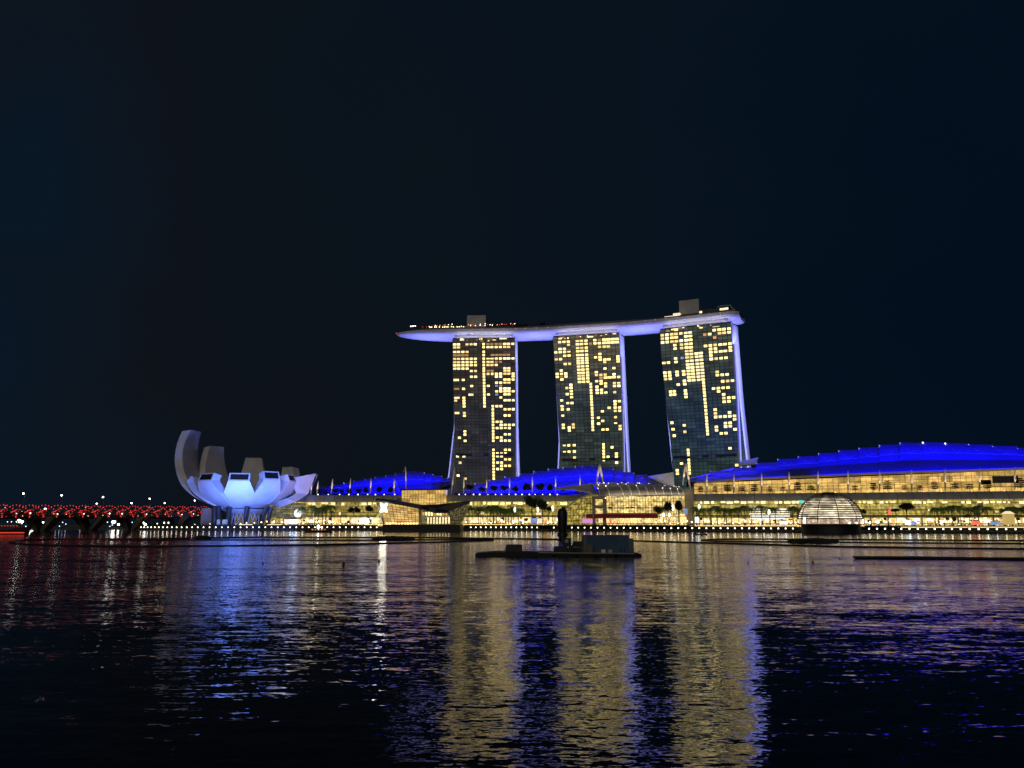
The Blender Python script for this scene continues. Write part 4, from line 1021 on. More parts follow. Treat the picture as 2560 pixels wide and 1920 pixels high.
# eave gutter, lit from below
q = MB(); E = [at(px, zat(ve3(px) + 2.5, y3(px) + 2), y3(px) + 2) for px in range(1740, 2680, 20)]
q.tube(E, 0.9, 6); q.build('eave_gutter', 'pylon_stone', hall3)
facade(hall3, 'shop_upper', 1735, 2680, y3, (1209, 1170), (1235, 1226), 34, name='gallery_bay', rails=(0.2, 0.45, 0.7), mr=0.14)
canopy(hall3, 1728, 2680, y3, (1234.5, 1226), (1253, 1246), 5, 24)
facade(hall3, 'shop_lower', 1727, 2680, y3, (1254, 1246), (0, 0), 34, name='glass_bay', rails=(0.25, 0.5, 0.75), zlow=3.0)
facade(hall3, 'shop_street', 1735, 2680, lambda px: y3(px) - 3, (1295, 1295), (0, 0), 34, name='shop_front', mul=False, zlow=3.0)
for (px, v0, v1) in ((1767, 1185, 1234), (1835, 1185, 1236), (1904, 1182, 1233), (1973, 1180, 1232), (2045, 1178, 1231), (2120, 1177, 1231), (2199, 1176, 1229), (2279, 1175, 1228), (2363, 1171.5, 1227), (2449, 1170.5, 1226), (2537, 1168, 1225)):
    mast(hall3, px, v0, v1, y3(px) - 3, r=0.55, cables=((-8, 1201), (8, 1201)) if px == 1767 else ())
for (px, ln, vb) in ((1707, 7, 1213), (1726, -11, 1222)):
    mast(hall3, px, 1158, vb, y3(1755) - 4, lean=ln, r=0.62)
sl_ = MB(); Y = 598
sl_.box8([at(1722, zat(1198, Y), Y), at(1830, zat(1176, Y), Y), at(1830, zat(1176, Y), Y + 14), at(1722, zat(1198, Y), Y + 14), at(1722, zat(1196, Y), Y), at(1840, zat(1168, Y), Y), at(1840, zat(1168, Y), Y + 14), at(1722, zat(1195, Y), Y + 14)])
sl_.build('side_roof', 'grey_metal', hall3)
q = MB(); Y = 640
q.box8([at(1850, zat(1164, Y), Y), at(1890, zat(1160, Y), Y), at(1890, zat(1160, Y), Y + 10), at(1850, zat(1164, Y), Y + 10), at(1850, zat(1154, Y), Y), at(1896, zat(1143, Y), Y), at(1900, zat(1143, Y), Y + 10), at(1850, zat(1152, Y), Y + 10)])
q.build('link_bridge', 'white_paint', hall3)
# louvred lit stair screens and signs on the front
for k in range(5):
    q = MB(); Y = 526; a, b_ = at(1876 + (k % 2) * 2, 3, Y), at(1976 - 12 * (k == 4), 3, Y); z = zat(1273 + k * 5.7, Y)
    q.box(((a.x + b_.x) / 2, Y, z), (b_.x - a.x, .3, .55)); q.build('light_louvre', 'sign_white', hall3)
q = MB(); Y = 535; a, b_ = at(1996, 3, Y), at(2006, 3, Y); q.box(((a.x + b_.x) / 2, Y - 4, zat(1255, Y)), (b_.x - a.x, .3, 2.2)); q.build('teal_screen', 'sign_teal', hall3)
q = MB(); Y = 510; a = at(2224, zat(1278, Y), Y - 4); q.tube([a + Vector((0, 0, -2.2)), a + Vector((0, 0, 2.6))], 1.2, 6, 0.15); q.build('red_lit_spire', 'sign_red', hall3)
for (pa, pb, v0, v1) in ((2495, 2560, 1190, 1208), (2465, 2490, 1200, 1212)):
    q = MB(); Y = y3(pa) - .6; a, b_ = at(pa, 3, Y), at(pb, 3, Y - 4); q.box8([(a.x, Y, zat(v1, Y)), (b_.x, Y - 4, zat(v1, Y)), (b_.x, Y - 3.5, zat(v1, Y)), (a.x, Y + .5, zat(v1, Y)), (a.x, Y, zat(v0, Y)), (b_.x, Y - 4, zat(v0, Y)), (b_.x, Y - 3.5, zat(v0, Y)), (a.x, Y + .5, zat(v0, Y))]); q.build('dark_screen', 'dark_metal', hall3)

def dress(parent, px0, px1, Yf, dark, n_sign, seed, vtop=1255, every=34):
    rnd = random.Random(seed)
    px = px0 + 8
    while px < px1:                                    # columns between shops
        Y = Yf(px) - 3.6; p = at(px, 3, Y); q = MB(); q.box((p.x, Y, (2.9 + zat(1292, Y)) / 2), (.8, .8, zat(1292, Y) - 2.9)); q.build('shop_column', 'pylon_stone', parent); px += every * rnd.uniform(.8, 1.2)
    for (v, m_, h) in ((1291.5, 'dark_metal', 1.0), (1274, 'mullion', .5)):   # canopy over the street shops, upper walkway
        q = MB(); n = 16
        for k in range(n):
            a, b_ = lerp(px0, px1, k / n), lerp(px0, px1, (k + 1) / n); Ya, Yb = Yf(a) - (5 if h > .8 else .6), Yf(b_) - (5 if h > .8 else .6)
            A, B = at(a, zat(v, Ya), Ya), at(b_, zat(v, Yb), Yb); d = Vector((0, 4.6 if h > .8 else .4, 0)); u_ = Vector((0, 0, h))
            q.box8([A, B, B + d, A + d, A + u_, B + u_, B + d + u_, A + d + u_])
        q.build('shop_canopy' if h > .8 else 'walkway_edge', m_, parent)
    for k in range(n_sign):
        px = rnd.uniform(px0 + 6, px1 - 6); Y = Yf(px) - rnd.uniform(3.8, 6); v = rnd.choice([1299, 1301, 1303, 1305, 1297]); p = at(px, zat(v, Y), Y)
        q = MB(); q.box((p.x, Y, p.z), (rnd.uniform(.6, 3.4), .2, rnd.uniform(.7, 2.6))); q.build('shop_sign', rnd.choice(['sign_white', 'glow_cream', 'win_pale', 'win_gold', 'win_orange', 'dark_metal', 'dark_metal', 'black', 'lamp_cool', 'sign_white']), parent)
    for k in range(dark):
        px = rnd.uniform(px0 + 6, px1 - 6); Y = Yf(px) - .5; v = rnd.uniform(1262, 1286); p = at(px, zat(v, Y), Y)
        q = MB(); q.box((p.x, Y, p.z), (rnd.uniform(1.5, 6), .2, rnd.uniform(.8, 2.4))); q.build('blind_panel', rnd.choice(['dark_metal', 'pylon_stone', 'mullion', 'glow_cream', 'win_gold']), parent)
    px = px0 + 4
    while px < px1 - 8:                                # bright clerestory lights just under the canopy
        w_ = rnd.uniform(6, 20); Y0, Y1 = Yf(px) - .5, Yf(px + w_) - .5; A, B = at(px, 3, Y0), at(px + w_ * .85, 3, Y1); v0 = vtop + rnd.uniform(0.5, 1.5); v1 = v0 + rnd.uniform(4, 7)
        if rnd.random() < .75:
            q = MB(); q.box8([(A.x, Y0, zat(v1, Y0)), (B.x, Y1, zat(v1, Y1)), (B.x, Y1 + .2, zat(v1, Y1)), (A.x, Y0 + .2, zat(v1, Y0)), (A.x, Y0, zat(v0, Y0)), (B.x, Y1, zat(v0, Y1)), (B.x, Y1 + .2, zat(v0, Y1)), (A.x, Y0 + .2, zat(v0, Y0))]); q.build('clerestory_light', rnd.choice(['win_gold', 'strip_warm', 'glow_cream', 'win_pale']), parent)
        px += w_ + rnd.uniform(0, 5)
def edge_lamps(parent, px0, px1, step, Yf, v, m, r, seed):
    rnd = random.Random(seed); px = px0
    while px < px1:
        Y = Yf(px) - 1; p = at(px, zat(v(px), Y), Y); q = MB(); q.ball((0, 0, 0), r * rnd.uniform(.7, 1.2), 7, 5, .8); o = q.build('canopy_lamp', m, parent); o.location = p - world_loc(parent); px += step * rnd.uniform(.8, 1.25)
edge_lamps(hall1, 795, 1004, 24, frontY, lambda p: 1236.2, 'lamp_white', .46, 501)
edge_lamps(hall2, 1148, 1400, 17.5, frontY, lambda p: 1236, 'lamp_white', .46, 502)
edge_lamps(hall3, 1760, 2570, 40, y3, lambda p: table([(1728, 1234), (2680, 1226)], p), 'win_gold', .36, 503)
for par_, xs_, vs_, yr_ in ((hall2, (1187, 1222.6, 1261.7, 1298.6, 1334, 1370, 1407, 1438, 1501, 1532, 1558, 1584), (1209, 1200, 1191.5, 1184, 1178, 1172, 1169, 1165.5, 1168, 1173, 1178, 1183), lambda p: y2(p) + 29), (hall1, (832, 859, 1060, 1082, 1104, 1118), (1212, 1207, 1182, 1186, 1191, 1195), lambda p: y1(p) + 25), (hall3, (1776, 1890, 1943.5, 1995, 2045.7, 2096, 2147, 2197.6, 2249, 2306, 2362, 2421, 2480, 2542), (1179, 1158, 1148.5, 1142, 1134, 1127, 1120.5, 1113.5, 1107.5, 1106, 1108.5, 1111, 1115.5, 1121), lambda p: y3(p) + 41)):
    for x_, v_ in zip(xs_, vs_):
        Y = yr_(x_) - 1; big = par_ is hall3 and 2290 < x_ < 2380; p = at(x_ + 1, zat(v_ + .6, Y), Y); q = MB(); q.ball((0, 0, 0), .55 if big else .27, 6, 4); o = q.build('roof_lamp', 'lamp_white' if big else 'glow_cream', par_); o.location = p - world_loc(par_)
dress(hall1, 700, 940, frontY, 6, 26, 401)
dress(hall2, 1160, 1420, frontY, 8, 30, 402, 1254)
dress(hall3, 1735, 2600, y3, 26, 70, 403, 1252, 40)

# ------------------------------------------------------------------ glass dome on the water
DY = 452.0
dl, dr_ = at(1998, 8, DY), at(2152, 8, DY); DR = (dr_.x - dl.x) / 2; dcx = (dl.x + dr_.x) / 2
dome = empty('glass_dome', (dcx, DY, 0), 'glowing glass dome ringed with dark sun louvres, standing on a black base in the water', 'dome')
zb_, zt_ = zat(1309, DY), zat(1233, DY)
def dpt(a, e, k=1.0):
    ce = math.cos(e) ** 0.92
    return Vector((DR * k * ce * math.cos(a), DR * k * ce * math.sin(a), zb_ + (zt_ - zb_) * k * math.sin(e)))
q = MB(); rows = []; uvr = []
for j in range(13):
    e = lerp(0.18, math.pi / 2 - 0.12, j / 12)
    rows.append([dpt(2 * math.pi * k / 32, e, .97) for k in range(33)]); uvr.append([(k * 2.2, j * 2.0) for k in range(33)])
q.grid(rows, uvr); o = q.build('glass_shell', 'dome_glow', dome, smooth=True); o.location = (0, 0, 0)
q = MB(); rows = [[dpt(2 * math.pi * k / 32, e, .96) for k in range(33)] for e in (0.0, 0.18)]
q.grid(rows, [[(k * 2.2, j * 3.0) for k in range(33)] for j in range(2)]); o = q.build('lit_showroom', 'dome_crowd', dome); o.location = (0, 0, 0)
for j in range(15):
    e = lerp(0.16, 1.18, j / 14); q = MB()
    q.tube([dpt(2 * math.pi * k / 40, e, 1.015) for k in range(41)], 0.32, 4, caps=False); o = q.build('louvre_ring', 'black', dome); o.location = (0, 0, 0)
for k in range(10):
    a = 2 * math.pi * (k + 0.3) / 10; q = MB(); q.tube([dpt(a, lerp(0.0, math.pi / 2 - .05, t / 10), 1.02) for t in range(11)], 0.22, 4); o = q.build('dome_rib', 'dark_metal', dome); o.location = (0, 0, 0)
q = MB(); q.tube([(0, 0, zt_ - 1.0), (0, 0, zt_ + .5)], 4.8, 20, 3.2); o = q.build('oculus_cap', 'black', dome); o.location = (0, 0, 0)
q = MB(); q.tube([(0, 0, -2), (0, 0, zb_ - .6)], DR * 0.90, 32); o = q.build('base_drum', 'black', dome); o.location = (0, 0, 0)
q = MB(); q.tube([(0, 0, zb_ - 0.6), (0, 0, zb_ - .05)], DR * 1.0, 32); o = q.build('base_rim', 'concrete', dome); o.location = (0, 0, 0)
q = MB(); xx = xat(2017, 8, DY - 20) - dcx; q.tube([(xx, -DR * .93, zb_), (xx, -DR * .93, zb_ + 3.6)], .62, 8); o = q.build('lit_column', 'sign_white', dome); o.location = (0, 0, 0)
for px in (2107, 2128, 2150, 2169, 2187):
    xx = xat(px, zb_, DY - 8) - dcx; q = MB(); q.ball((0, 0, 0), .55, 6, 4); o = q.build('rim_lamp', 'lamp_white', dome); o.location = (xx, -math.sqrt(max(4, DR * DR - xx * xx)) * .98, zb_ + .4)

# ------------------------------------------------------------------ crystal pavilion on the water
PY = 548.0
pav = empty('crystal_pavilion', at(1050, 0, PY), 'low faceted crystal pavilion with sloped amber glass, dark folded roof and a white emblem sign', 'pavilion')
def V3(px, v, Y): return at(px, zat(v, Y), Y)
q = MB(); A, B, C, D = V3(962, 1310, PY), V3(1048, 1310, PY - 6), V3(1047, 1271, PY + 2), V3(950, 1256, PY - 4)
def quad_uv(q, a, b, c, d, su, sv): q.face([a, b, c, d], [(0, 0), (su, 0), (su, sv), (0, sv)])
quad_uv(q, A, B, C, D, 30, 14.0); q.build('amber_glass', 'crystal_glow', pav)
fm = MB()
for k in range(11):
    t = k / 10; fm.tube([A.lerp(B, t) + Vector((0, -.3, 0)), D.lerp(C, t) + Vector((0, -.3, 0))], 0.17, 4)
for k in range(1, 8):
    t = k / 8; fm.tube([A.lerp(D, t) + Vector((0, -.3, 0)), B.lerp(C, t) + Vector((0, -.3, 0))], 0.14, 4)
fm.build('mullion_frame', 'mullion', pav)
q = MB(); L0, L1 = V3(941, 1258, PY + 10), V3(958, 1300, PY + 6)
q.face([V3(958, 1311, PY + 6), A, D, L0]); q.face([B, V3(1056, 1310, PY + 4), V3(1056, 1270, PY + 8), C]); q.build('side_glass', 'crystal_lattice', pav)
rf = MB()
R1 = [V3(938, 1250, PY - 6), V3(980, 1256, PY - 7), V3(1020, 1263, PY - 5), V3(1050, 1270, PY - 3), V3(1088, 1280, PY - 4), V3(1124, 1280, PY - 4)]
R2 = [V3(941, 1246, PY + 14), V3(990, 1250, PY + 16), V3(1030, 1258, PY + 16), V3(1056, 1262, PY + 12), V3(1092, 1264, PY + 10), V3(1126, 1259, PY + 8)]
rf.grid([R1, R2]); rf.grid([[p + Vector((0, 0, -.9)) for p in R1], R1], flip=True)
R3 = [V3(1050, 1262, PY + 10), V3(1090, 1261, PY), V3(1130, 1257, PY - 6), V3(1172, 1251, PY - 8), V3(1176, 1254, PY - 8)]
R4 = [V3(1056, 1266, PY - 2), V3(1092, 1272, PY - 6), V3(1124, 1277, PY - 6), V3(1150, 1266, PY - 8), V3(1174, 1258, PY - 8)]
rf.grid([R4, R3]); rf.build('folded_roof', 'dark_metal', pav)
lt = MB(); a, b_, c_, d_ = V3(1128, 1310, PY - 4), V3(1152, 1310, PY - 8), V3(1175, 1257, PY - 8), V3(1122, 1276, PY - 3)
quad_uv(lt, a, b_, c_, d_, 16, 14); lt.build('lattice_glass', 'crystal_lattice', pav)
fm = MB()
for k in range(9):
    t = k / 8; fm.tube([a.lerp(b_, t) + Vector((0, -.3, 0)), d_.lerp(c_, min(1, t + .3)) + Vector((0, -.3, 0))], .13, 4); fm.tube([a.lerp(b_, t) + Vector((0, -.3, 0)), d_.lerp(c_, max(0, t - .3)) + Vector((0, -.3, 0))], .13, 4)
fm.build('lattice_frame', 'dark_metal', pav)
fm = MB(); fm.tube([b_ + Vector((0, -.4, 0)), c_ + Vector((0, -.4, 0))], .35, 5); fm.build('edge_beam', 'mast_white', pav)
q = MB(); a, b_ = V3(1056, 1310, PY + 4), V3(1128, 1310, PY + 2); c_, d_ = V3(1128, 1278, PY + 2), V3(1056, 1274, PY + 4)
quad_uv(q, a, b_, c_, d_, 24, 12); q.build('recessed_glass', 'court_glow', pav)
rnd = random.Random(3)
for k in range(9):
    px = 1058 + k * 7.2; p = V3(px, 1288, PY + 1); q = MB(); q.box((p.x, p.y, p.z + 1), (1.3, .4, rnd.uniform(1.6, 3.2))); q.build('display_window', rnd.choice(['win_pale', 'win_orange', 'glow_cream', 'win_gold']), pav)
for k in range(8):
    p = V3(1070 + k * 7.5, 1304, PY - 1); q = MB(); q.tube([p + Vector((0, 0, -1.5)), p + Vector((0, 0, 3))], .45, 6); q.build('lit_column', 'win_pale', pav)
q = MB(); A_, B_ = at(956, 0, PY - 8), at(1150, 0, PY - 10)
q.box8([A_ + Vector((0, 0, -2)), B_ + Vector((0, 0, -2)), B_ + Vector((0, 34, -2)), A_ + Vector((0, 34, -2)), Vector((A_.x, A_.y, zat(1311, PY - 8))), Vector((B_.x, B_.y, zat(1311, PY - 8))), Vector((B_.x, B_.y + 34, zat(1311, PY - 8))), Vector((A_.x, A_.y + 34, zat(1311, PY - 8)))])
q.build('plinth', 'black', pav)
# emblem: a flower-like mark of two flared halves
ec = V3(959, 1269, PY - 9); em = MB(); s = 2.6
prof = [(-1, 1), (-.62, .96), (-.3, .62), (0, .5), (.3, .62), (.62, .96), (1, 1), (.86, .45), (.56, 0), (.8, -.4), (1, -1), (.5, -.94), (0, -.72), (-.5, -.94), (-1, -1), (-.8, -.4), (-.56, 0), (-.86, .45)]
f1 = [ec + Vector((x * s * .95, 0, y * s * 1.15)) for x, y in prof]; cc = ec + Vector((0, 0, 0)); 
for k in range(len(prof)):
    em.face([cc, f1[k - 1], f1[k]][::-1]); em.face([f1[k - 1], f1[k], f1[k] + Vector((0, .4, 0)), f1[k - 1] + Vector((0, .4, 0))])
em.build('emblem_sign', 'emblem_white', pav)
rnd = random.Random(12)
for k in range(11):
    p = V3(968 + k * 7.4, 1309 - (k == 2) * 2, PY - 7); q = MB(); q.ball(p, rnd.uniform(.7, 1.1), 6, 4, .8); q.build('foot_light', 'win_gold', pav)

# ------------------------------------------------------------------ bridges on the left
def hY(px): return table([(-200, 455), (0, 505), (530, 640)], px)
hz = lambda px: zat(table([(-200, 1276), (0, 1277.5), (530, 1279)], px), hY(px))
hb = empty('helix_bridge', at(260, 3, hY(260)), 'footbridge in a double-helix steel tube dotted with red lights, in front of the road bridge', 'footbridge')
axis = [at(px, hz(px), hY(px)) for px in range(-120, 531, 5)]
al = [0]
for a, b_ in zip(axis, axis[1:]): al.append(al[-1] + (b_ - a).length)
def hx(s):
    for i in range(len(al) - 1):
        if al[i + 1] >= s: break
    f = (s - al[i]) / (al[i + 1] - al[i]); d = (axis[i + 1] - axis[i]).normalized()
    return axis[i].lerp(axis[i + 1], f), d
def helix(s, ph, r, sg=1):
    p, d = hx(s); side = Vector((-d.y, d.x, 0)); a = sg * 2 * math.pi * s / 19.0 + ph
    return p + side * r * math.cos(a) + Vector((0, 0, 1)) * r * .85 * math.sin(a)
TL = al[-1]
for (ph, r, sg) in ((0, 4.6, 1), (math.pi, 4.6, 1), (0.6, 4.1, -1), (math.pi + .6, 4.1, -1)):
    q = MB(); q.tube([helix(TL * k / 260, ph, r, sg) for k in range(261)], 0.20, 4); q.build('helix_tube', 'dark_metal', hb)
q = MB(); lo = [p + Vector((0, -2.6, -2.9)) for p in axis]; hi = [p + Vector((0, 2.6, -2.9)) for p in axis]
q.grid([lo, hi]); q.grid([[p + Vector((0, 0, -.7)) for p in lo], lo], flip=True); q.build('walkway', 'bridge_concrete', hb)
q = MB()
for k in range(110):
    s = TL * k / 110
    for ph in (0, math.pi): q.tube([helix(s, ph, 4.6, 1), helix(s + 2.5, .6 + (ph), 4.1, -1)], .07, 3)
q.build('helix_strut', 'dark_metal', hb)
reds = []
s = 0.0; rnd = random.Random(21)
while s < TL:
    for (ph, r, sg) in ((0, 4.7, 1), (math.pi, 4.7, 1)):
        reds.append((helix(s, ph, r, sg), 'lamp_red', .40))
    if int(s / 1.15) % 3 == 0:
        for (ph, r, sg) in ((0.6, 4.2, -1), (math.pi + .6, 4.2, -1)): reds.append((helix(s, ph, r, sg), 'lamp_red' if rnd.random() < .8 else 'lamp_orange', .34))
    s += 1.15
s = 3.0
while s < TL:
    p, d = hx(s)
    for j in range(7): reds.append((p + d * j * .75 + Vector((0, -2.8, -.9 + j * .32)), 'strip_red', .42))
    if rnd.random() < .75: reds.append((p + d * 4 + Vector((0, -3, -2.0 + rnd.uniform(-.6, .8))), 'lamp_white', rnd.uniform(.3, .5)))
    s += 9.5
rest = {}
vis = [x for x in reds if x[0].y > 0 and CX + FPX * x[0].x / x[0].y > -8]
vis.sort(key=lambda x: -x[2])
for k, (p, m_, r) in enumerate(vis):
    if k < 98:
        q = MB(); q.ball((0, 0, 0), r, 6, 4); o = q.build('bridge_light', m_, hb); o.location = p - world_loc(hb)
    else: rest.setdefault(m_, MB()).ball(p, r, 5, 3)
for m_, q in rest.items(): tag(q.build('bridge_lights', m_, hb), kind='stuff')
for px in (60, 215, 390):
    p = at(px, 0, hY(px)); q = MB()
    for sx in (-7, 7): q.tube([p + Vector((0, 0, -1)), p + Vector((sx, 0, hz(px) - 4))], .5, 6)
    q.build('leaning_leg', 'dark_metal', hb)
# road bridge behind
rbY = lambda px: hY(px) + 38
rb = empty('road_bridge', at(250, 3, rbY(250)), 'plain grey road bridge on splayed piers behind the red-lit footbridge', 'road bridge')
q = MB(); ax = [at(px, zat(1290, rbY(px)), rbY(px)) for px in range(-200, 545, 15)]
sec = [(-8, 1.6), (-8, -.4), (-5, -2.2), (5, -2.2), (8, -.4), (8, 1.6)]
q.grid([[p + Vector((0, a, b_)) for a, b_ in sec] for p in ax]); q.build('bridge_deck', 'bridge_concrete', rb)
q = MB(); q.grid([[p + Vector((0, -8.4, 2.6)) for p in ax], [p + Vector((0, -8.4, .2)) for p in ax]], flip=True); q.build('parapet', 'bridge_concrete', rb)
for px in (-60, 105, 225, 330, 440):
    p = at(px, 0, rbY(px)); zt = zat(1292, rbY(px)); q = MB()
    for sx in (-1, 1):
        q.box8([p + Vector((sx * 1.2 - 1, -4, -1)), p + Vector((sx * 1.2 + 1, -4, -1)), p + Vector((sx * 1.2 + 1, 4, -1)), p + Vector((sx * 1.2 - 1, 4, -1)),
                p + Vector((sx * 9 - 3, -6, zt)), p + Vector((sx * 9 + 3, -6, zt)), p + Vector((sx * 9 + 3, 6, zt)), p + Vector((sx * 9 - 3, 6, zt))])
    q.build('splayed_pier', 'bridge_concrete', rb)
def street_lamp():
    root = empty('street_lamp', (0, 0, 0), '', 'street lamp', 'street lamps on the road bridge')
    q = MB(); q.tube([(0, 0, 0), (0, 0, 12)], .14, 6, .09); q.build('lamp_pole', 'canopy_grey', root)
    q = MB(); q.tube([(0, 0, 12), (0, -1.6, 12.4)], .09, 5); q.build('lamp_arm', 'canopy_grey', root)
    q = MB(); q.ball((0, -1.6, 12.4), .62, 8, 5, .8); q.build('lamp_head', 'lamp_flood', root)
    return proto_done(root)
def proto_place(make): return make()
SL = street_lamp()
for i, (px, v) in enumerate(((56, 1234), (152, 1238.5), (256, 1243), (373, 1247), (486, 1251.5))):
    Y = rbY(px); zt = zat(v, Y); zb = zat(1288, Y); k = (zt - zb) / 12.4
    place(SL, at(px, zb, Y), 'tall white street lamp standing on the road bridge above the red footbridge', 'street lamps on the road bridge', sc=(1, 1, k))
# far bank lights under and beyond the bridges
def flood_mast():
    root = empty('floodlight', (0, 0, 0), '', 'floodlight', 'floodlights on the far bank')
    q = MB(); q.tube([(0, 0, 0), (0, 0, 6)], .2, 5); q.build('pole', 'dark_metal', root)
    q = MB(); q.ball((0, -.4, 6.6), 1.0, 8, 5, .7); q.build('lamp_head', 'lamp_flood', root)
    return proto_done(root)
FM = flood_mast()
for (px, v, Y, sc) in ((44, 1303, 720, 2.2), (52, 1304, 730, 1.6), (78, 1304, 720, 2.4), (97, 1306, 730, 1.1), (107, 1306, 740, .9), (112, 1272, 560, .8), (282, 1305, 760, 2.0), (295, 1311, 760, 1.2), (241, 1259, 720, .7), (328, 1258, 720, .9), (411, 1258, 720, .7), (362, 1311, 720, 1.2)):
    z = zat(v, Y); place(FM, at(px, z - 6.6 * sc, Y), 'bright white floodlight glaring on the dark bank beyond the red-lit footbridge', 'floodlights on the far bank', sc=sc)
def small_light():
    root = empty('bank_lamp', (0, 0, 0), '', 'lamp', 'small lamps along the far bank')
    q = MB(); q.tube([(0, 0, 0), (0, 0, 2)], .15, 5); q.build('pole', 'dark_metal', root)
    q = MB(); q.ball((0, 0, 2.3), .45, 6, 4); q.build('lamp_head', 'lamp_cool', root)
    return proto_done(root)
BL = small_light(); rnd = random.Random(31)
for px in [18, 22, 28, 38, 42, 46, 54, 64, 68, 72, 140, 148, 156, 164, 200, 268, 274, 280, 306, 312, 318, 330, 356, 362, 368, 374]:
    Y = rnd.uniform(690, 740); v = rnd.uniform(1303, 1316); place(BL, at(px, zat(v, Y) - 2.3, Y), 'small pale lamp low down under the bridges at the far bank', 'small lamps along the far bank')
bank = MB(); bank.box8([at(-220, -1, 690), at(400, -1, 690), at(400, -1, 760), at(-220, -1, 760), at(-220, 1.2, 690), at(400, 1.2, 690), at(400, 1.2, 760), at(-220, 1.2, 760)])
tag(bank.build('far_bank', 'paving'), 'low dark bank under and beyond the road bridge', 'bank', kind='structure')

# ------------------------------------------------------------------ vegetation
def crown_mb(rx, rz, n, seed, leaf=0.7, gaps=0.25, lumps=7):
    rnd = random.Random(seed); q = MB(); cs = []
    for k in range(lumps):
        a = rnd.uniform(0, 6.28); e = rnd.uniform(-.7, 1.0); d = rnd.uniform(.35, .72)
        cs.append((Vector((rx * d * math.cos(a) * math.cos(e), rx * d * math.sin(a) * math.cos(e), rz * d * math.sin(e))), rnd.uniform(.3, .5)))
    for k in range(n):
        c, r = rnd.choice(cs); v = Vector((rnd.gauss(0, 1), rnd.gauss(0, 1), rnd.gauss(0, 1))).normalized() * (rnd.random() ** .4)
        p = c + Vector((v.x * rx * r, v.y * rx * r, v.z * rz * r))
        a = Vector((rnd.gauss(0, 1), rnd.gauss(0, 1), rnd.gauss(0, .6))).normalized(); b = a.cross(Vector((rnd.gauss(0, 1), rnd.gauss(0, 1), rnd.gauss(0, 1)))).normalized()
        s = leaf * rnd.uniform(.6, 1.3)
        q.face([p - a * s, p + b * s * .5, p + a * s, p - b * s * .5])
    return q
def tree_proto(name, label, cat, group, h, rx, rz, n, seed, leaf, m='leaf', limbs=4, lift=0.0):
    root = empty(name, (0, 0, 0), label, cat, group); rnd = random.Random(seed)
    q = MB(); tr = h - rz * 1.2; q.tube([(0, 0, 0), (rnd.uniform(-.2, .2), 0, tr * .5), (rnd.uniform(-.3, .3), 0, tr + rz * .4)], 0.04 * h, 6, 0.018 * h)
    for k in range(limbs):
        a = 6.28 * k / limbs + rnd.random(); b = (rx * .55 * math.cos(a), rx * .55 * math.sin(a), tr + rz * rnd.uniform(.2, .8)); q.tube([(0, 0, tr * .75), b], .016 * h, 5, .006 * h)
    q.build('trunk', 'bark', root)
    c = crown_mb(rx, rz, n, seed, leaf); c.v = [(x, y, z + h - rz) for x, y, z in c.v]
    c.build('crown', m, root)
    return proto_done(root)
ROOFT = [tree_proto('terrace_tree', '', 'tree', 'clipped trees on the roof terraces', 6.5, 2.9, 2.5, 420, 50 + k, .5, 'leaf_dark') for k in range(3)]
def tier_proto(seed):
    root = empty('tiered_tree', (0, 0, 0), '', 'tree', 'tiered trees on the long terrace'); rnd = random.Random(seed)
    q = MB(); q.tube([(0, 0, 0), (.1, 0, 7.5)], .16, 5, .07); q.build('trunk', 'bark', root)
    c = MB()
    for t in range(rnd.choice([3, 4, 5])):
        z = 2.2 + t * 1.35; rr = rnd.uniform(1.6, 3.0) * (1 - .1 * t)
        for k in range(230):
            a = rnd.uniform(0, 6.28); d = rr * rnd.random() ** .6; p = Vector((d * math.cos(a), d * math.sin(a), z + .14 * d + rnd.gauss(0, .16)))
            u = Vector((math.cos(a + rnd.gauss(0, .6)), math.sin(a), rnd.gauss(0, .2))).normalized(); w_ = u.cross(Vector((0, 0, 1))).normalized() + Vector((0, 0, rnd.uniform(-.8, .8))); s = rnd.uniform(.4, .7)
            c.face([p - u * s, p + w_ * s * .5, p + u * s, p - w_ * s * .5])
    c.build('crown', 'leaf_dark', root)
    return proto_done(root)
TIER = [tier_proto(70 + k) for k in range(5)]
rnd = random.Random(77)
for px, s in zip((815, 838, 853, 872, 896, 918, 949, 977), (.65, 1, .9, 1, 1, 1.2, 1.25, 1.2)):
    Y = frontY(px) + 5; place(rnd.choice(ROOFT), at(px, zat(1236, Y) - 1.2, Y), 'dark rounded tree silhouetted on the terrace below the smallest blue roof', 'terrace trees below the smallest blue roof', rnd.uniform(0, 6), sc=s)
for px, s in zip((1176, 1205, 1236, 1262, 1291, 1319, 1350, 1377, 1411), (1.4, 1.1, 1.25, 1.25, 1.15, 1.55, 1.5, 1.35, 1.1)):
    Y = frontY(px) + 5; place(rnd.choice(ROOFT), at(px, zat(1235, Y) - .6, Y), 'dark rounded tree silhouetted on the terrace below the middle blue roof', 'terrace trees below the middle blue roof', rnd.uniform(0, 6), sc=s)
for px, s in zip((1752, 1788, 1820, 1855, 1886, 1925, 1958, 1995, 2028, 2138, 2185, 2220, 2262, 2300, 2338, 2388, 2425, 2470, 2553), (.95, .85, 1.1, 1.1, 1.15, .75, .9, 1.1, 1.1, .95, 1.1, 1.15, .8, .75, 1.05, 1.1, 1.05, 1.1, 1.2)):
    Y = y3(px) - 3; place(rnd.choice(TIER), at(px, zat(table([(1750, 1235), (2560, 1226.5)], px), Y), Y), 'dark flat-tiered tree in front of the lit upper gallery of the long hall', 'tiered trees on the upper gallery', rnd.uniform(0, 6), sc=(s, s, s * .82))
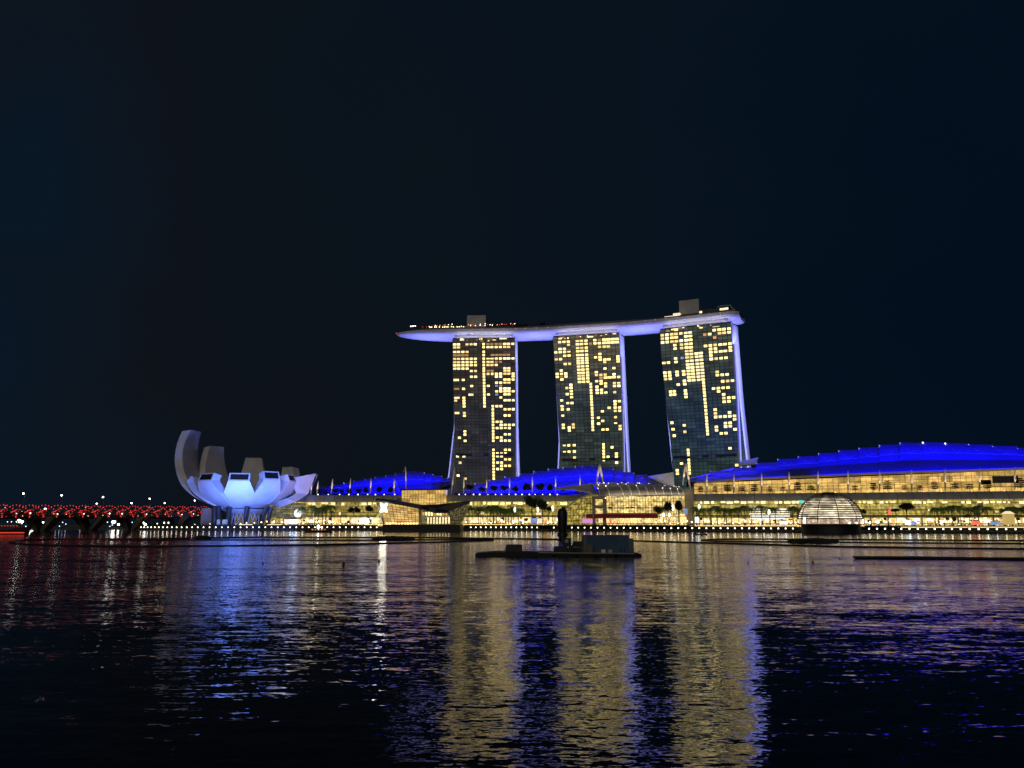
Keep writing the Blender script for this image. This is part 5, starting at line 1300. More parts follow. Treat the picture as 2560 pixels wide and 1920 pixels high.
def palm_proto(seed, h):
    root = empty('palm_tree', (0, 0, 0), '', 'palm', 'palms along the promenade'); rnd = random.Random(seed)
    q = MB(); lean = rnd.uniform(-.4, .4); q.tube([(0, 0, 0), (lean * .4, 0, h * .5), (lean, 0, h)], .24, 6, .15); q.build('trunk', 'bark', root)
    c = MB()
    for k in range(13):
        a = 6.28 * k / 13 + rnd.uniform(-.2, .2); up = rnd.uniform(.15, 1.25); ln = rnd.uniform(3.2, 5.2); pts = []
        for t in range(8):
            f = t / 7; pts.append(Vector((lean + math.cos(a) * ln * f, math.sin(a) * ln * f, h + ln * (up * f - (1.15 + .5 * up) * f * f))))
        for t in range(7):
            d = (pts[t + 1] - pts[t]).normalized(); sd = d.cross(Vector((0, 0, 1))).normalized(); wd = 1.15 * math.sin(math.pi * min(1, (t + 1.0) / 8)) + .15
            for sgn in (-1, 1):
                for g_ in range(2):
                    b = pts[t].lerp(pts[t + 1], g_ * .5); tip = b + sd * sgn * wd + d * .5 + Vector((0, 0, -.35 * wd))
                    c.face([b, b + d * .4, tip])
    c.build('fronds', 'leaf_palm', root)
    return proto_done(root)
PALM = [palm_proto(90 + k, h) for k, h in enumerate((10.5, 11.5, 12.3, 9.6))]
def palms(pxs, lab, grp, dY, vtop=1264):
    for px in pxs:
        Y = shoreY(px) + dY + rnd.uniform(-3, 3); k = rnd.randrange(4); h = (10.5, 11.5, 12.3, 9.6)[k]
        want = zat(vtop + rnd.uniform(-3, 7), Y) - 2.9
        s = want / (h + 1.0)
        place(PALM[k], at(px, 2.9, Y), lab, grp, rnd.uniform(0, 6), sc=(s * 1.05, s * 1.05, s))
palms([752, 780, 786, 795, 806, 814, 828], 'slim palm in the small grove beside the lotus museum and the low curved screen', 'palms beside the lotus museum', 26, 1263)
palms([1172, 1180, 1196, 1200, 1218, 1225, 1233, 1241, 1250, 1258, 1264, 1271, 1278, 1284, 1296, 1302], 'slim palm in the row to the side of the crystal pavilion', 'palms beside the crystal pavilion', 26, 1264)
palms([1742, 1748, 1760, 1776, 1794, 1812, 1829, 1848, 1864, 1880, 1905, 1926, 1940, 1985, 1999], 'slim palm in the row between the arcade hall and the glass dome', 'palms between the arcade hall and the dome', 26, 1265)
palms([2340, 2362, 2384, 2404, 2426, 2449, 2472, 2516, 2532, 2548, 2566], 'slim palm in the row beyond the glass dome, below the long grey canopy', 'palms beyond the glass dome', 30, 1263)
LT = [tree_proto('promenade_tree', '', 'tree', None, 12, 4.6, 4.2, 1500, 110 + k, .5, m) for k, m in enumerate(('leaf', 'leaf_dark', 'leaf'))]
def ptree(k, px, v_top, v_bot, wpx, label, dY=20):
    Y = shoreY(px) + dY; z0 = zat(v_bot, Y); z1 = zat(v_top, Y); s = (z1 - z0) / 12; sw = wpx / FPX * Y / 9.4
    return place(LT[k], at(px, z0, Y), label, None, rnd.uniform(0, 6), sc=(sw, sw, s))
ptree(1, 884, 1262, 1297, 34, 'dark round-crowned tree before the lit arcade, further from the white emblem sign than its twin')
ptree(1, 920, 1257, 1296, 32, 'dark round-crowned tree before the lit arcade, closest to the white emblem sign')
ptree(0, 1002, 1240, 1262, 22, 'small bushy tree growing behind the dark pavilion roof', 50)
ptree(0, 1022, 1244, 1262, 22, 'low spiky tree behind the dark pavilion roof, next to a bushier one', 50)
ptree(0, 1330, 1226, 1306, 42, 'tallest leafy tree, rising over the grey canopy beside a shorter companion')
ptree(0, 1356, 1236, 1306, 34, 'leafy tree beside the tallest one, leaning toward the arched window')
ptree(1, 1372, 1262, 1290, 22, 'small dark tree under the leafy pair, before the lit glass')
ptree(0, 1648, 1258, 1305, 34, 'spreading leafy tree in front of the lit arcade hall, end of the red awning')
ptree(1, 1672, 1243, 1306, 22, 'narrow dark-leaved tree in front of the arcade hall, shorter of two dark ones')
ptree(1, 1698, 1240, 1306, 26, 'tall dense dark tree covering the corner of the arcade hall', 16)
ptree(2, 1415, 1258, 1306, 34, 'olive green tree showing above the dark wrapped column')
ptree(1, 2156, 1266, 1300, 22, 'dark tree close beside the glass dome', 24)
ptree(1, 2268, 1251, 1292, 50, 'broad umbrella-shaped dark tree under the long grey canopy', 34)
ptree(1, 2240, 1268, 1288, 30, 'low dark spreading tree tucked beside the broad umbrella-shaped one', 34)
ptree(0, 2418, 1284, 1300, 22, 'little pale green tree below the palms beyond the dome', 26)
for i, (px, lab) in enumerate(((1110, ''), (1142, ''), )):
    pass
# trees on the sky deck
for px in (1302, 1312, 1352, 1357, 1292):
    p, nv = on_deck(px, 9, 0); place(ROOFT[px % 3], p, 'small dark tree planted on the boat-shaped roof deck', 'trees on the roof deck', 0, sc=(1.0, 1.0, 1.05 if px != 1357 else 1.25))
# hedge along the walk
def hedge_proto(seed):
    q = MB(); rnd = random.Random(seed)
    for k in range(900):
        p = Vector((rnd.uniform(-6, 6), rnd.uniform(-1, 1), rnd.random() ** .8 * (1.7 + .35 * math.sin(k % 37))))
        a = Vector((rnd.gauss(0, 1), rnd.gauss(0, 1), rnd.gauss(0, 1))).normalized(); b = a.cross(Vector((rnd.gauss(0, 1), rnd.gauss(0, 1), 1))).normalized(); s = rnd.uniform(.25, .5)
        q.face([p - a * s, p + b * s * .5, p + a * s, p - b * s * .5])
    return tag(q.build('hedge', 'leaf_dark'), '', 'hedge', 'hedges along the waterside walk')
HG = [hedge_proto(130 + k) for k in range(2)]
PROTOS += HG; index_kids()
k = 0
for px in range(1290, 1740, 24):
    Y = shoreY(px) + 6; c = place(HG[k % 2], at(px, 1.6, Y), 'dark clipped hedge section between the walk lamps below the red awning', 'hedges below the red awning', rz=-.5 if px > 1480 else -.25, sc=(.66, 1, 1.25)); k += 1
for px in range(2080, 2260, 26):
    Y = shoreY(px) + 7; place(HG[k % 2], at(px, 1.4, Y), 'dark ragged hedge section on the bank right behind the dome', 'hedges behind the dome', rz=-.5, sc=(.6, 1, 1.2)); k += 1

# ------------------------------------------------------------------ waterside walk: bollard lamps, strips, kiosks
def bollard():
    root = empty('bollard_lamp', (0, 0, 0), '', 'walk lamp', 'bollard lamps along the waterside walk')
    q = MB(); q.tube([(0, 0, 0), (0, 0, .75)], .12, 6); q.build('post', 'dark_metal', root)
    q = MB(); q.ball((0, 0, 1.15), .46, 8, 5, .95); q.build('globe', 'lamp_white', root)
    return proto_done(root)
BO = bollard()
px = 352.0; k = 0
lamp_px = []
while px < 2600:
    lamp_px.append(px)
    px += table([(350, 8), (430, 12), (520, 15.5), (900, 15.5), (1180, 12.5), (1320, 13), (1440, 16), (1700, 17.5), (2000, 18.5), (2250, 20.5), (2560, 24)], px)
for px in lamp_px:
    if 950 < px < 1165 or 1352 < px < 1372 or 1396 < px < 1416 or 2000 < px < 2158: continue
    Y = shoreY(px) + 1.0
    if px < 960: lab, grp = 'round white lamp in the row at the water edge before the lotus museum', 'walk lamps before the museum'
    elif px < 2000: lab, grp = 'round white lamp in the row at the water edge between pavilion and dome', 'walk lamps between pavilion and dome'
    else: lab, grp = 'round white lamp in the row at the water edge beyond the dome', 'walk lamps beyond the dome'
    place(BO, at(px, 1.2, Y), lab, grp)
def edge_strip(pa, pb, v, lab, dY=7.7, n=4):
    q = MB()
    for k in range(n):
        a, b_ = lerp(pa, pb, k / n), lerp(pa, pb, (k + .94) / n)
        A, B = [at(c_, 2.9, shoreY(c_) + 7.6 + 8 * min(1, max(0, (c_ - 1700) / 600))) for c_ in (a, b_)]
        z = zat(v, A.y); z2 = zat(v, B.y)
        q.box8([A + Vector((0, 0, z - A.z - .22)), B + Vector((0, 0, z2 - B.z - .22)), B + Vector((0, .4, z2 - B.z - .22)), A + Vector((0, .4, z - A.z - .22)), A + Vector((0, 0, z - A.z + .22)), B + Vector((0, 0, z2 - B.z + .22)), B + Vector((0, .4, z2 - B.z + .22)), A + Vector((0, .4, z - A.z + .22))])
    tag(q.build('light_strip', 'strip_warm'), lab, 'light strip')
edge_strip(912, 957, 1311.5, 'short yellow light strip under the terrace edge beside the crystal pavilion glass')
edge_strip(1156, 1281, 1311, 'yellow light strip under the terrace edge below the pavilion palms', n=7)
edge_strip(1725, 2002, 1314.5, 'long yellow light strip under the terrace edge between awning and dome', n=14)
edge_strip(2246, 2570, 1318, 'long yellow light strip under the terrace edge beyond the dome', dY=15.4, n=14)
edge_strip(597, 632, 1311.5, 'short yellow light strip right below the lotus museum lattice', n=2)
edge_strip(668, 702, 1311.5, 'short yellow light strip to the side of the lotus museum lattice', n=2)
def post_lamp(m):
    root = empty('promenade_lamp', (0, 0, 0), '', 'post lamp', 'post lamps along the promenade')
    q = MB(); q.tube([(0, 0, 0), (0, 0, 3.4)], .08, 5); q.build('post', 'dark_metal', root)
    q = MB(); q.ball((0, 0, 3.7), .5, 7, 5, 1.2); q.build('globe', m, root)
    return proto_done(root)
PLW, PLY = post_lamp('lamp_white'), post_lamp('lamp_warm')
rnd = random.Random(55)
for (pa, pb, st, lab, grp) in ((358, 700, 17, 'small glowing post lamp on the promenade around the lotus museum', 'post lamps around the museum'), (705, 945, 10, 'small glowing post lamp on the promenade between museum and pavilion', 'post lamps between museum and pavilion'),
                               (1165, 1400, 11, 'small glowing post lamp on the promenade under the pavilion palms', 'post lamps under the pavilion palms'), (1640, 1995, 15, 'small glowing post lamp on the promenade between awning and dome', 'post lamps between awning and dome'),
                               (2160, 2570, 16, 'small glowing post lamp on the promenade beyond the dome', 'post lamps beyond the dome')):
    px = pa
    while px < pb:
        Y = shoreY(px) + rnd.uniform(14, 30); h = rnd.uniform(.5, 1.25)
        place(rnd.choice((PLW, PLY, PLY)), at(px, 2.9 if px > 620 else 1.2, Y), lab, grp, sc=(rnd.uniform(.7, 1.2), 1, h)); px += st * rnd.uniform(.6, 1.4)
for (px, v) in ((1287, 1274), (1345, 1274), (1684, 1269), (1697, 1268), (1750, 1268), (1925, 1280), (1382, 1271), (1660, 1287), (1674, 1287)):
    Y = shoreY(px) + 22; z = zat(v, Y)
    place(PLW, at(px, 2.9, Y), 'tall white post lamp glowing among the promenade trees', 'tall lamps among the trees', sc=(1.5, 1.5, (z - 2.9) / 3.7))
def kiosk(px, wpx, v0, v1, m, label, roof='dark_metal', dY=16):
    Y = shoreY(px) + dY; a, b_ = at(px - wpx / 2, 3, Y), at(px + wpx / 2, 3, Y); z0, z1 = zat(v1, Y), zat(v0, Y); wd = b_.x - a.x
    root = empty('kiosk', (at(px, 3, Y).x, Y, z0), label, 'kiosk')
    q = MB(); q.box((0, 0, (z1 - z0) * .4), (wd * .92, 3, (z1 - z0) * .8)); o = q.build('counter', m, root); o.location = (0, 0, 0)
    q = MB(); h = z1 - z0; q.box8([(-wd / 2, -2.2, h * .8), (wd / 2, -2.2, h * .8), (wd / 2, 2.2, h * .8), (-wd / 2, 2.2, h * .8), (-wd * .2, -.5, h), (wd * .2, -.5, h), (wd * .2, .5, h), (-wd * .2, .5, h)]); o = q.build('roof', roof, root); o.location = (0, 0, 0)
    return root
kiosk(1960, 17, 1300, 1312, 'sign_white', 'bright white kiosk next to the glass dome')
kiosk(2271, 9, 1297, 1312, 'lamp_cool', 'small cool white kiosk with a ball-like lit top below the umbrella tree')
kiosk(2285, 7, 1303, 1312, 'win_blue', 'narrow bluish kiosk beside the cool white one')
kiosk(2441, 16, 1300, 1312, 'sign_red', 'red-lit kiosk under the palms beyond the dome')
kiosk(2490, 18, 1301, 1312, 'win_blue', 'wide pale blue kiosk under the palms beyond the dome')
kiosk(2524, 24, 1278, 1311, 'atrium_glow', 'tall cream-lit kiosk at the end of the palms beyond the dome', 'glow_cream')
kiosk(910, 24, 1293, 1311, 'sign_white', 'bright white marquee beside the crystal pavilion', 'glow_cream')
kiosk(936, 14, 1294, 1311, 'win_pale', 'smaller cream marquee touching the crystal pavilion corner', 'glow_cream')
kiosk(886, 16, 1294, 1311, 'glow_cream', 'cream pavilion tent next to the bright white marquee', 'glow_cream')
kiosk(734, 16, 1296, 1310, 'lamp_cool', 'pale blue-white kiosk by the museum side screen')
kiosk(718, 14, 1295, 1310, 'glow_cream', 'warm cream kiosk by the museum side screen')
kiosk(1335, 18, 1292, 1308, 'win_blue', 'pale blue lit kiosk below the tallest leafy tree')
kiosk(1350, 12, 1293, 1308, 'glow_cream', 'cream lit kiosk below the tallest leafy tree')
# bright billboard behind the palms by the museum
q = MB(); Y = 628; p = at(745, zat(1283, Y), Y); q.tube([p + Vector((0, -.2, 0)), p + Vector((0, .2, 0))], 3.2, 14); tag(q.build('lit_screen', 'sign_white'), 'round glowing white screen seen through the palms beside the lotus museum', 'screen')
# planted terrace walls behind the walk
rnd = random.Random(321)
def planter(pa, pb, lab, grp):
    Ya, Yb = shoreY(pa) + 8.2 + 8 * min(1, max(0, (pa - 1700) / 600)), shoreY(pb) + 8.2 + 8 * min(1, max(0, (pb - 1700) / 600))
    A, B = at(pa, 2, Ya), at(pb, 2, Yb); root = empty('planter', (A + B) / 2, lab, 'planter', grp); d = Vector((0, 1.2, 0))
    zt = 4.1; L = [Vector((p.x, p.y, 1.1)) for p in (A, B)]; U = [Vector((p.x, p.y, zt)) for p in (A, B)]
    q = MB(); q.box8([L[0], L[1], L[1] + d, L[0] + d, U[0], U[1], U[1] + d, U[0] + d]); q.build('stone_wall', 'paving_dark', root)
    q = MB()
    for k in range(int(abs(B.x - A.x) * 26)):
        p = U[0].lerp(U[1], rnd.random()) + Vector((0, rnd.uniform(0, 1.2), rnd.random() ** 1.5 * 1.0)); a = Vector((rnd.gauss(0, 1), rnd.gauss(0, 1), rnd.gauss(0, 1))).normalized(); b = a.cross(Vector((rnd.gauss(0, 1), rnd.gauss(0, 1), 1))).normalized(); s_ = rnd.uniform(.15, .36)
        q.face([p - a * s_, p + b * s_ * .5, p + a * s_, p - b * s_ * .5])
    q.build('shrubs', 'leaf_dark', root)
mat('paving_dark', (0.022, 0.020, 0.017), 0.85, noise=0.3, nscale=0.4)
for (pa, pb, n_, lab, grp) in ((365, 945, 12, 'dark planted terrace wall section behind the walk lamps before the museum', 'planters before the museum'), (1160, 1720, 12, 'dark planted terrace wall section between the crystal pavilion and the arcade end pier', 'planters between pavilion and pier'), (1722, 1995, 6, 'dark planted terrace wall section between the end pier and the dome', 'planters between pier and dome'), (2165, 2600, 9, 'dark planted terrace wall section beyond the dome', 'planters beyond the dome')):
    for k in range(n_): planter(lerp(pa, pb, k / n_), lerp(pa, pb, (k + .985) / n_), lab, grp)
# quay fender wall
q = MB()
for px in range(352, 2900, 12):
    p = at(px, .4, shoreY(px) - .25); q.box((p.x, p.y, .35), (1.0, .4, 1.3))
tag(q.build('kerb', 'black'), 'dark fender boards along the foot of the quay wall', 'kerb', kind='structure')

# ------------------------------------------------------------------ wrapped column in the water
cY = wat(1338.5); cp = at(1406.5, 0, cY)
wc = empty('wrapped_column', cp, 'tall black shrouded column standing in the water before the arched window', 'column')
zt = zat(1271, cY); q = MB()
q.tube([(0, 0, -1), (0, 0, zt * .1), (0, 0, zt * .35), (0, 0, zt * .7), (0, 0, zt * .86), (0, 0, zt * .95), (0, 0, zt)], lambda t: table([(0, 1.6), (.17, 1.75), (.33, 2.2), (.5, 2.4), (.66, 2.3), (.83, 1.95), (1, 1.0)], t), 14); o = q.build('shroud', 'float_black', wc, smooth=True); o.location = (0, 0, 0)
q = MB(); q.tube([(0, 0, -1), (0, 0, 1.2)], 2.6, 14, 2.4); o = q.build('pile_cap', 'black', wc); o.location = (0, 0, 0)

# ------------------------------------------------------------------ floating booms
def boom(pts, thick, label, h=0.55, nm='floating_boom'):
    h *= 0.55
    q = MB(); w_ = []
    for (px, v) in pts:
        Y = wat(v); w_.append(at(px, 0, Y))
    P = []
    for k in range(len(w_) - 1):
        n_ = max(2, int((w_[k + 1] - w_[k]).length / 6))
        for j in range(n_): P.append(w_[k].lerp(w_[k + 1], j / n_) + Vector((0, 0, random.uniform(-.03, .03))))
    P.append(w_[-1])
    q.tube([p + Vector((0, 0, h * .3)) for p in P], h, 6)
    for p in P[::3]: q.box((p.x, p.y, h * .8), (.7, .5, h * .7))
    return tag(q.build(nm, 'float_black'), label, 'boom')
boom([(25, 1356.5), (60, 1351), (130, 1349), (400, 1347.5), (520, 1345.5), (640, 1343.5), (1060, 1344.5), (1420, 1349.5)], 1, 'thin black floating boom nearest the quay before the museum', .62)
boom([(300, 1351), (520, 1350.8), (640, 1350.5), (930, 1351), (1060, 1350), (1233, 1349)], 1, 'black floating boom in the middle of three before the museum', .5)
boom([(25, 1357.5), (60, 1362), (150, 1365), (400, 1367), (640, 1365), (800, 1363), (950, 1359.5), (1100, 1356), (1233, 1351)], 1, 'black floating boom furthest from the quay before the museum', .55)
boom([(1578, 1352.5), (1760, 1358), (1900, 1362), (2100, 1368), (2350, 1371.5), (2600, 1374)], 1, 'long black boom running from behind the barge past the dome', .55)
boom([(2600, 1352.5), (2200, 1350), (1900, 1348), (1800, 1348.5), (1755, 1351), (1790, 1354), (1990, 1355.5), (2200, 1357.5), (2600, 1360)], 1, 'black hairpin boom on the water in front of the dome', .55)
boom([(2138, 1396), (2300, 1397), (2450, 1398.5), (2620, 1400)], 1, 'thick black boom closest to the camera, starting from a square end', .62)
def mat_raft(pa, pb, v0, v1, h, label):
    q = MB(); rnd = random.Random(int(pa)); Y0, Y1 = wat(v1), wat(v0)
    for k in range(260):
        t = rnd.random(); Y = lerp(Y0, Y1, rnd.random()); px = lerp(pa, pb, t); p = at(px, 0, Y); hh = h * rnd.uniform(.5, 1.1) * (.45 + math.sin(math.pi * t) ** .5)
        q.box((p.x, p.y, hh / 2), (rnd.uniform(.8, 2.0), rnd.uniform(.8, 1.6), hh), rnd.uniform(0, 3))
    tag(q.build('plant_raft', 'leaf_dark'), label, 'raft')
mat_raft(935, 1030, 1345, 1351, .62, 'dark shaggy raft lying across the museum booms')
mat_raft(1975, 2090, 1352, 1358, .62, 'dark shaggy raft lying on the booms in front of the dome')
mat_raft(495, 520, 1345, 1348, .7, 'small dark clump on the boom before the lit museum')
# buoys
def buoy_proto():
    root = empty('buoy', (0, 0, 0), '', 'buoy', 'small buoys on the bay')
    q = MB(); q.tube([(0, 0, -.3), (0, 0, 0), (0, 0, .35), (0, 0, .5)], lambda t: (.34, .42, .34, .1)[min(3, int(t * 3.99))], 8); q.build('float', 'float_black', root)
    q = MB(); q.tube([(0, 0, .5), (0, 0, .8)], .06, 5); q.build('stub', 'dark_metal', root)
    return proto_done(root)
BU = buoy_proto()
for (px, v, s) in ((657, 1409, .85), (859, 1411, 1.35), (948, 1403, 1.0), (1172, 1370, .9), (1108, 1366, .8), (1013, 1406, .5), (1780, 1374, .9), (1870, 1407, .8), (1975, 1407, .7), (2032, 1407, 1.1), (2099, 1397, .9), (2185, 1409, .7), (2362, 1368, .7), (1213, 1344, .9), (1241, 1394, .7)):
    Y = wat(v); place(BU, at(px, 0, Y), 'small black buoy bobbing alone on the open water', 'small buoys on the bay', sc=(s * .36, s * .36, s * .55))

# ------------------------------------------------------------------ work barge with container
bY = wat(1391)
X0, X1 = at(1190, 0, bY).x, at(1602, 0, bY).x
bar = empty('work_barge', ((X0 + X1) / 2, bY, 0), 'long low black work barge afloat in the middle of the bay', 'barge')
def bp(px, y=0, z=0): return at(px, 0, bY).x - (X0 + X1) / 2, y, z
q = MB()
prof = [(1188, .15, .38), (1205, .02, .58), (1235, 0, .74), (1300, 0, .72), (1380, 0, .66), (1580, 0, .55), (1596, .1, .5), (1604, .25, .42)]
rows = []
for (px, zl, zh) in prof:
    x = bp(px)[0]; rows.append([(x, 0, zl - .3), (x, -.1, zh), (x, 7.5, zh), (x, 7.5, zl - .3)])
q.grid(rows); q.face(rows[0]); q.face(rows[-1][::-1]); o = q.build('pontoon', 'float_black', bar); o.location = (0, 0, 0)
q = MB(); q.tube([(bp(1345)[0], -.2, .66), (bp(1585)[0], -.2, .48)], .09, 5); o = q.build('rubbing_strake', 'grey_metal', bar); o.location = (0, 0, 0)
q = MB(); 
for px in (1385, 1440, 1490, 1540): x = bp(px)[0]; q.tube([(x - .3, -.25, .3), (x + .3, -.25, .3)], .22, 8)
o = q.build('tyre_fenders', 'black', bar); o.location = (0, 0, 0)
def bz(v, y=0): return zat(v, bY + y)
cx0, cx1 = bp(1459)[0], bp(1577)[0]; ztc, zbc = bz(1338), bz(1376); Hc = ztc - .60
ct = empty('shipping_container', ((X0 + X1) / 2 + (cx0 + cx1) / 2, bY + 2.6, .61), 'blue corrugated shipping container with a pale end frame standing on the barge', 'container')
Wc = cx1 - cx0; q = MB(); N = 46
for yy, sg in ((-1.2, -1), (1.2, 1)):
    pr = []
    for k in range(N * 4 + 1):
        t = k / (N * 4); ph = k % 4; off = .045 if ph in (1, 2) else 0
        pr.append((-Wc / 2 + .12 + t * (Wc - .24), yy + sg * (-off)))
    q.grid([[(x, y, .12) for x, y in pr], [(x, y, Hc - .08) for x, y in pr]], flip=(sg > 0))
q.box((0, 0, Hc - .06), (Wc - .06, 2.36, .06)); q.box((Wc / 2 - .06, 0, Hc / 2), (.05, 2.3, Hc - .2)); q.box((0, 0, .07), (Wc - .1, 2.36, .06)); o = q.build('corrugated_body', 'container_blue', ct); o.location = (0, 0, 0)
q = MB()
for x in (-Wc / 2 + .08, Wc / 2 - .08):
    for y in (-1.22, 1.22): q.box((x, y, Hc / 2), (.16, .14, Hc))
for y in (-1.22, 1.22):
    for z in (.07, Hc - .06): q.box((0, y, z), (Wc - .34, .12, .12))
o = q.build('corner_frame', 'container_frame', ct); o.location = (0, 0, 0)
q = MB(); q.box((-Wc / 2 + .42, -1.26, Hc / 2), (.62, .06, Hc - .3)); q.box((-Wc / 2 + .01, 0, Hc / 2), (.05, 2.2, Hc - .2)); o = q.build('end_door', 'container_frame', ct); o.location = (0, 0, 0)
q = MB(); q.box((Wc / 2 - 1.9, -1.26, Hc * .76), (.5, .03, .22)); q.box((Wc / 2 - 1.5, -1.26, Hc * .68), (.3, .03, .12)); o = q.build('label_plate', 'container_frame', ct); o.location = (0, 0, 0)
def on_barge(name, px0, px1, y, d, v0, v1, m, label, cat, taper=.0):
    x0, x1 = bp(px0)[0], bp(px1)[0]; z0 = table([(c[0], c[2]) for c in prof], (px0 + px1) / 2) - .01; z1 = max(bz(v0, y), z0 + .25); q = MB(); hw = (x1 - x0) / 2; tp = hw * taper
    q.box8([(-hw, 0, 0), (hw, 0, 0), (hw, d, 0), (-hw, d, 0), (-hw + tp, 0.05, z1 - z0), (hw - tp * .2, .05, z1 - z0), (hw - tp * .2, d - .05, z1 - z0), (-hw + tp, d - .05, z1 - z0)])
    o = q.build(name, m); o.location = ((X0 + X1) / 2 + (x0 + x1) / 2, bY + y, z0)
    bm = bmesh.new(); bm.from_mesh(o.data); bmesh.ops.bevel(bm, geom=bm.edges[:], offset=.06, segments=2, affect='EDGES'); bm.to_mesh(o.data); bm.free()
    return tag(o, label, cat)
on_barge('covered_crate', 1262, 1306, 1.5, 2.4, 1361.5, 1374, 'float_black', 'dark tarpaulin-covered crate near the tapered end of the barge', 'crate', .14)
on_barge('flat_crate', 1385, 1420, 1.2, 2.0, 1366, 1374, 'black', 'low grey crate lying flat beside the generator on the barge', 'crate', .1)
on_barge('plywood_box', 1467, 1483, .4, 1.0, 1361, 1375, 'plywood', 'brown plywood box leaning on the pale end of the container', 'box')
on_barge('white_box', 1504, 1515, .2, .6, 1374, 1380, 'mast_white', 'small white box low on the barge edge below the container', 'box')
on_barge('grey_box', 1521, 1532, .2, .6, 1374.5, 1378, 'grey_metal', 'small flat grey box beside the white one on the barge edge', 'box')
on_barge('side_cabinet', 1576, 1588, 1.2, 2.2, 1346, 1374, 'container_frame', 'dark narrow cabinet against the far end of the container', 'cabinet', .2)
for i, px in enumerate((1551, 1559, 1567)):
    q = MB(); q.tube([(0, 0, 0), (0, 0, .03), (0, 0, .86), (0, 0, .9)], .29, 10); x = bp(px)[0]; o = q.build('blue_drum', 'container_blue'); o.location = ((X0 + X1) / 2 + x, bY + .5, .57)
    tag(o, ('dark blue drum closest to the middle of the container', 'dark blue drum between two others on the barge', 'dark blue drum closest to the narrow cabinet')[i], 'drum')
on_barge('blue_crate', 1570, 1584, .3, .7, 1368, 1378, 'container_blue', 'dark blue crate beside the drums at the end of the barge', 'crate')
gen = empty('generator', ((X0 + X1) / 2 + bp(1420)[0], bY + 2.4, .64), 'dark upright generator with a round fan on the barge', 'generator')
q = MB(); zt = bz(1346) - .64; w_ = (bp(1431)[0] - bp(1411)[0]); q.box((0, 0, zt / 2), (w_, 1.4, zt)); o = q.build('housing', 'black', gen); o.location = (0, 0, 0)
q = MB(); q.tube([(-.1, -.74, zt * .8), (-.1, -.82, zt * .8)], .36, 14); o = q.build('fan', 'canopy_grey', gen); o.location = (0, 0, 0)
q = MB(); q.box((0, -.72, zt * .36), (.55, .05, .35)); o = q.build('panel', 'grey_metal', gen); o.location = (0, 0, 0)
q = MB(); q.box((w_ / 2 + .25, 0, zt * .25), (.4, .9, zt * .5)); q.tube([(w_ / 2 + .2, 0, zt * .5), (w_ / 2 + .5, 0, zt * .62)], .08, 5); o = q.build('pump', 'black', gen); o.location = (0, 0, 0)
q = MB(); q.box((0, 0, .5), (1.7, 1.6, 1.0)); o = q.build('equipment_case', 'black'); o.location = ((X0 + X1) / 2 + bp(1450)[0], bY + 4.6, 1.55)
q = MB(); q.box((0, 0, .4), (2.6, 2, .85)); o2 = q.build('pallet_stack', 'black'); o2.location = ((X0 + X1) / 2 + bp(1449)[0], bY + 4.6, .62)
tag(o, 'dark square equipment case stacked beside the container top', 'case'); tag(o2, 'dark pallet stack carrying the square equipment case', 'pallets')
q = MB(); xs_ = [bp(px)[0] for px in range(1240, 1460, 18)]
for x in xs_: q.tube([(x, 7.2, .6), (x, 7.2, 1.55)], .035, 4)
for z in (1.1, 1.5): q.tube([(x, 7.2, z + .03 * (i % 2)) for i, x in enumerate(xs_)], .025, 4)
o = q.build('railing', 'grey_metal', bar); o.location = (0, 0, 0)
q = MB(); rnd = random.Random(8); pr_ = []
for k in range(40): pr_.append((bp(1312)[0] + .035 * k * 2 + .35 * math.sin(k * 1.3), 1.0 + .5 * math.cos(k * 1.1), .74 + .05 * math.sin(k * 2.1) ** 2))
q.tube(pr_, .05, 4); o = q.build('rope_coil', 'plywood', bar); o.location = (0, 0, 0)
# line from barge end
q = MB(); q.tube([bp(1590, 0, .5), bp(1600, 0, .95)], .05, 4); o = q.build('mooring_post', 'dark_metal', bar); o.location = (0, 0, 0)

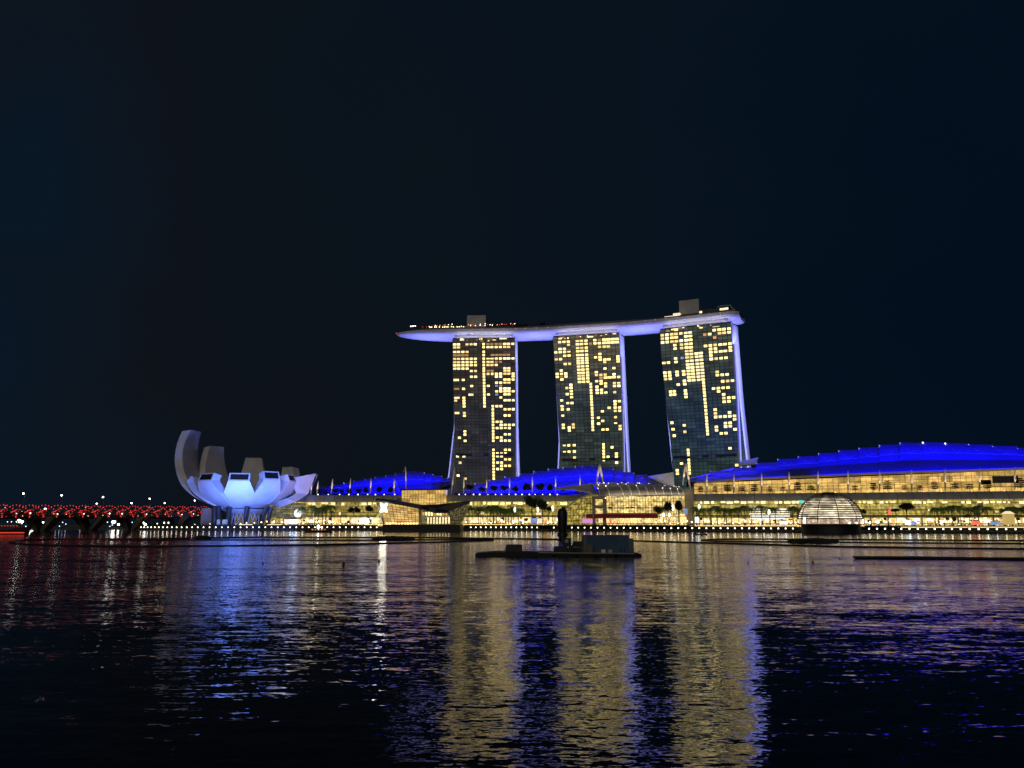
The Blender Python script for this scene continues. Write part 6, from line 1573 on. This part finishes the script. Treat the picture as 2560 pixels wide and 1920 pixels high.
# ------------------------------------------------------------------ boats
def boat(px0, px1, v, m, label, cabin=None, bright=None):
    Y = wat(v); x0, x1 = at(px0, 0, Y).x, at(px1, 0, Y).x; L = x1 - x0; mid = (x0 + x1) / 2
    root = empty('boat', (mid, Y, 0), label, 'boat'); q = MB(); rows = []
    for k in range(11):
        t = k / 10; x = -L / 2 + L * t; wv = L * .13 * math.sin(math.pi * min(1, .12 + t * .9)) ** .6; sh = L * (.055 + .07 * (2 * t - 1) ** 2)
        rows.append([(x, -wv, sh), (x * .94, -wv * .6, -.2), (x * .94, wv * .6, -.2), (x, wv, sh), (x, 0, sh * .8)])
    q.grid([r_ + [r_[0]] for r_ in rows]); q.face(rows[0]); q.face(rows[-1][::-1]); o = q.build('hull', m, root); o.location = (0, 0, 0)
    return root, L, Y
bt, L, Y = boat(762, 832, 1330.5, 'hull_brown', 'brown wooden sightseeing boat with a lit cabin moored at the quay before the theatre hall')
q = MB(); q.box((0, 0, L * .155), (L * .62, L * .12, .2)); 
o = q.build('canopy', 'hull_brown', bt); o.location = (0, 0, 0)
q = MB()
for k in range(6): q.box((-L * .28 + k * L * .112, -L * .06, L * .11), (.2, .2, L * .09))
o = q.build('canopy_post', 'hull_brown', bt); o.location = (0, 0, 0)
for k in range(5):
    q = MB(); q.box((-L * .22 + k * L * .11, -L * .05, L * .095), (L * .05, .15, L * .045)); o = q.build('cabin_light', ('win_orange', 'win_dim', 'glow_cream', 'win_orange', 'win_dim')[k], bt); o.location = (0, 0, 0)
q = MB(); q.ball((0, 0, 0), .75, 7, 5, 1.6); o = q.build('deck_lamp', 'lamp_flood', bt); o.location = (L * -.01, -L * .07, L * .19)
q = MB(); q.ball((0, 0, 0), .5, 7, 5, 1.2); o = q.build('deck_lamp', 'lamp_white', bt); o.location = (L * .12, -L * .07, L * .17)
bt, L, Y = boat(1737, 1768, 1337, 'black', 'small dark boat lying off the quay between the barge and the dome')
q = MB(); q.box((.2, 0, L * .15), (L * .3, L * .14, L * .12)); o = q.build('cabin', 'dark_metal', bt); o.location = (0, 0, 0)
bt, L, Y = boat(-90, 76, 1335.5, 'black', 'dark low tour boat outlined by a glowing red strip at the edge of the view')
q = MB(); q.box((0, -L * .13, zat(1331.5, Y)), (L * .97, .3, .55)); o = q.build('red_strip', 'strip_red', bt); o.location = (0, 0, 0)
q = MB(); q.box((-L * .1, 0, L * .12), (L * .7, L * .18, L * .09)); o = q.build('cabin', 'dark_metal', bt); o.location = (0, 0, 0)
for k in range(9):
    q = MB(); q.box((-L * .02 + k * L * .045, -L * .095, L * .125), (L * .016, .12, .4)); o = q.build('cabin_light', 'strip_red', bt); o.location = (0, 0, 0)

# ------------------------------------------------------------------ prototypes themselves leave the scene
def drop(o):
    for ch in KIDS.get(o.name, []): drop(ch)
    bpy.data.objects.remove(o, do_unlink=True)
index_kids()
for p in PROTOS: drop(p)
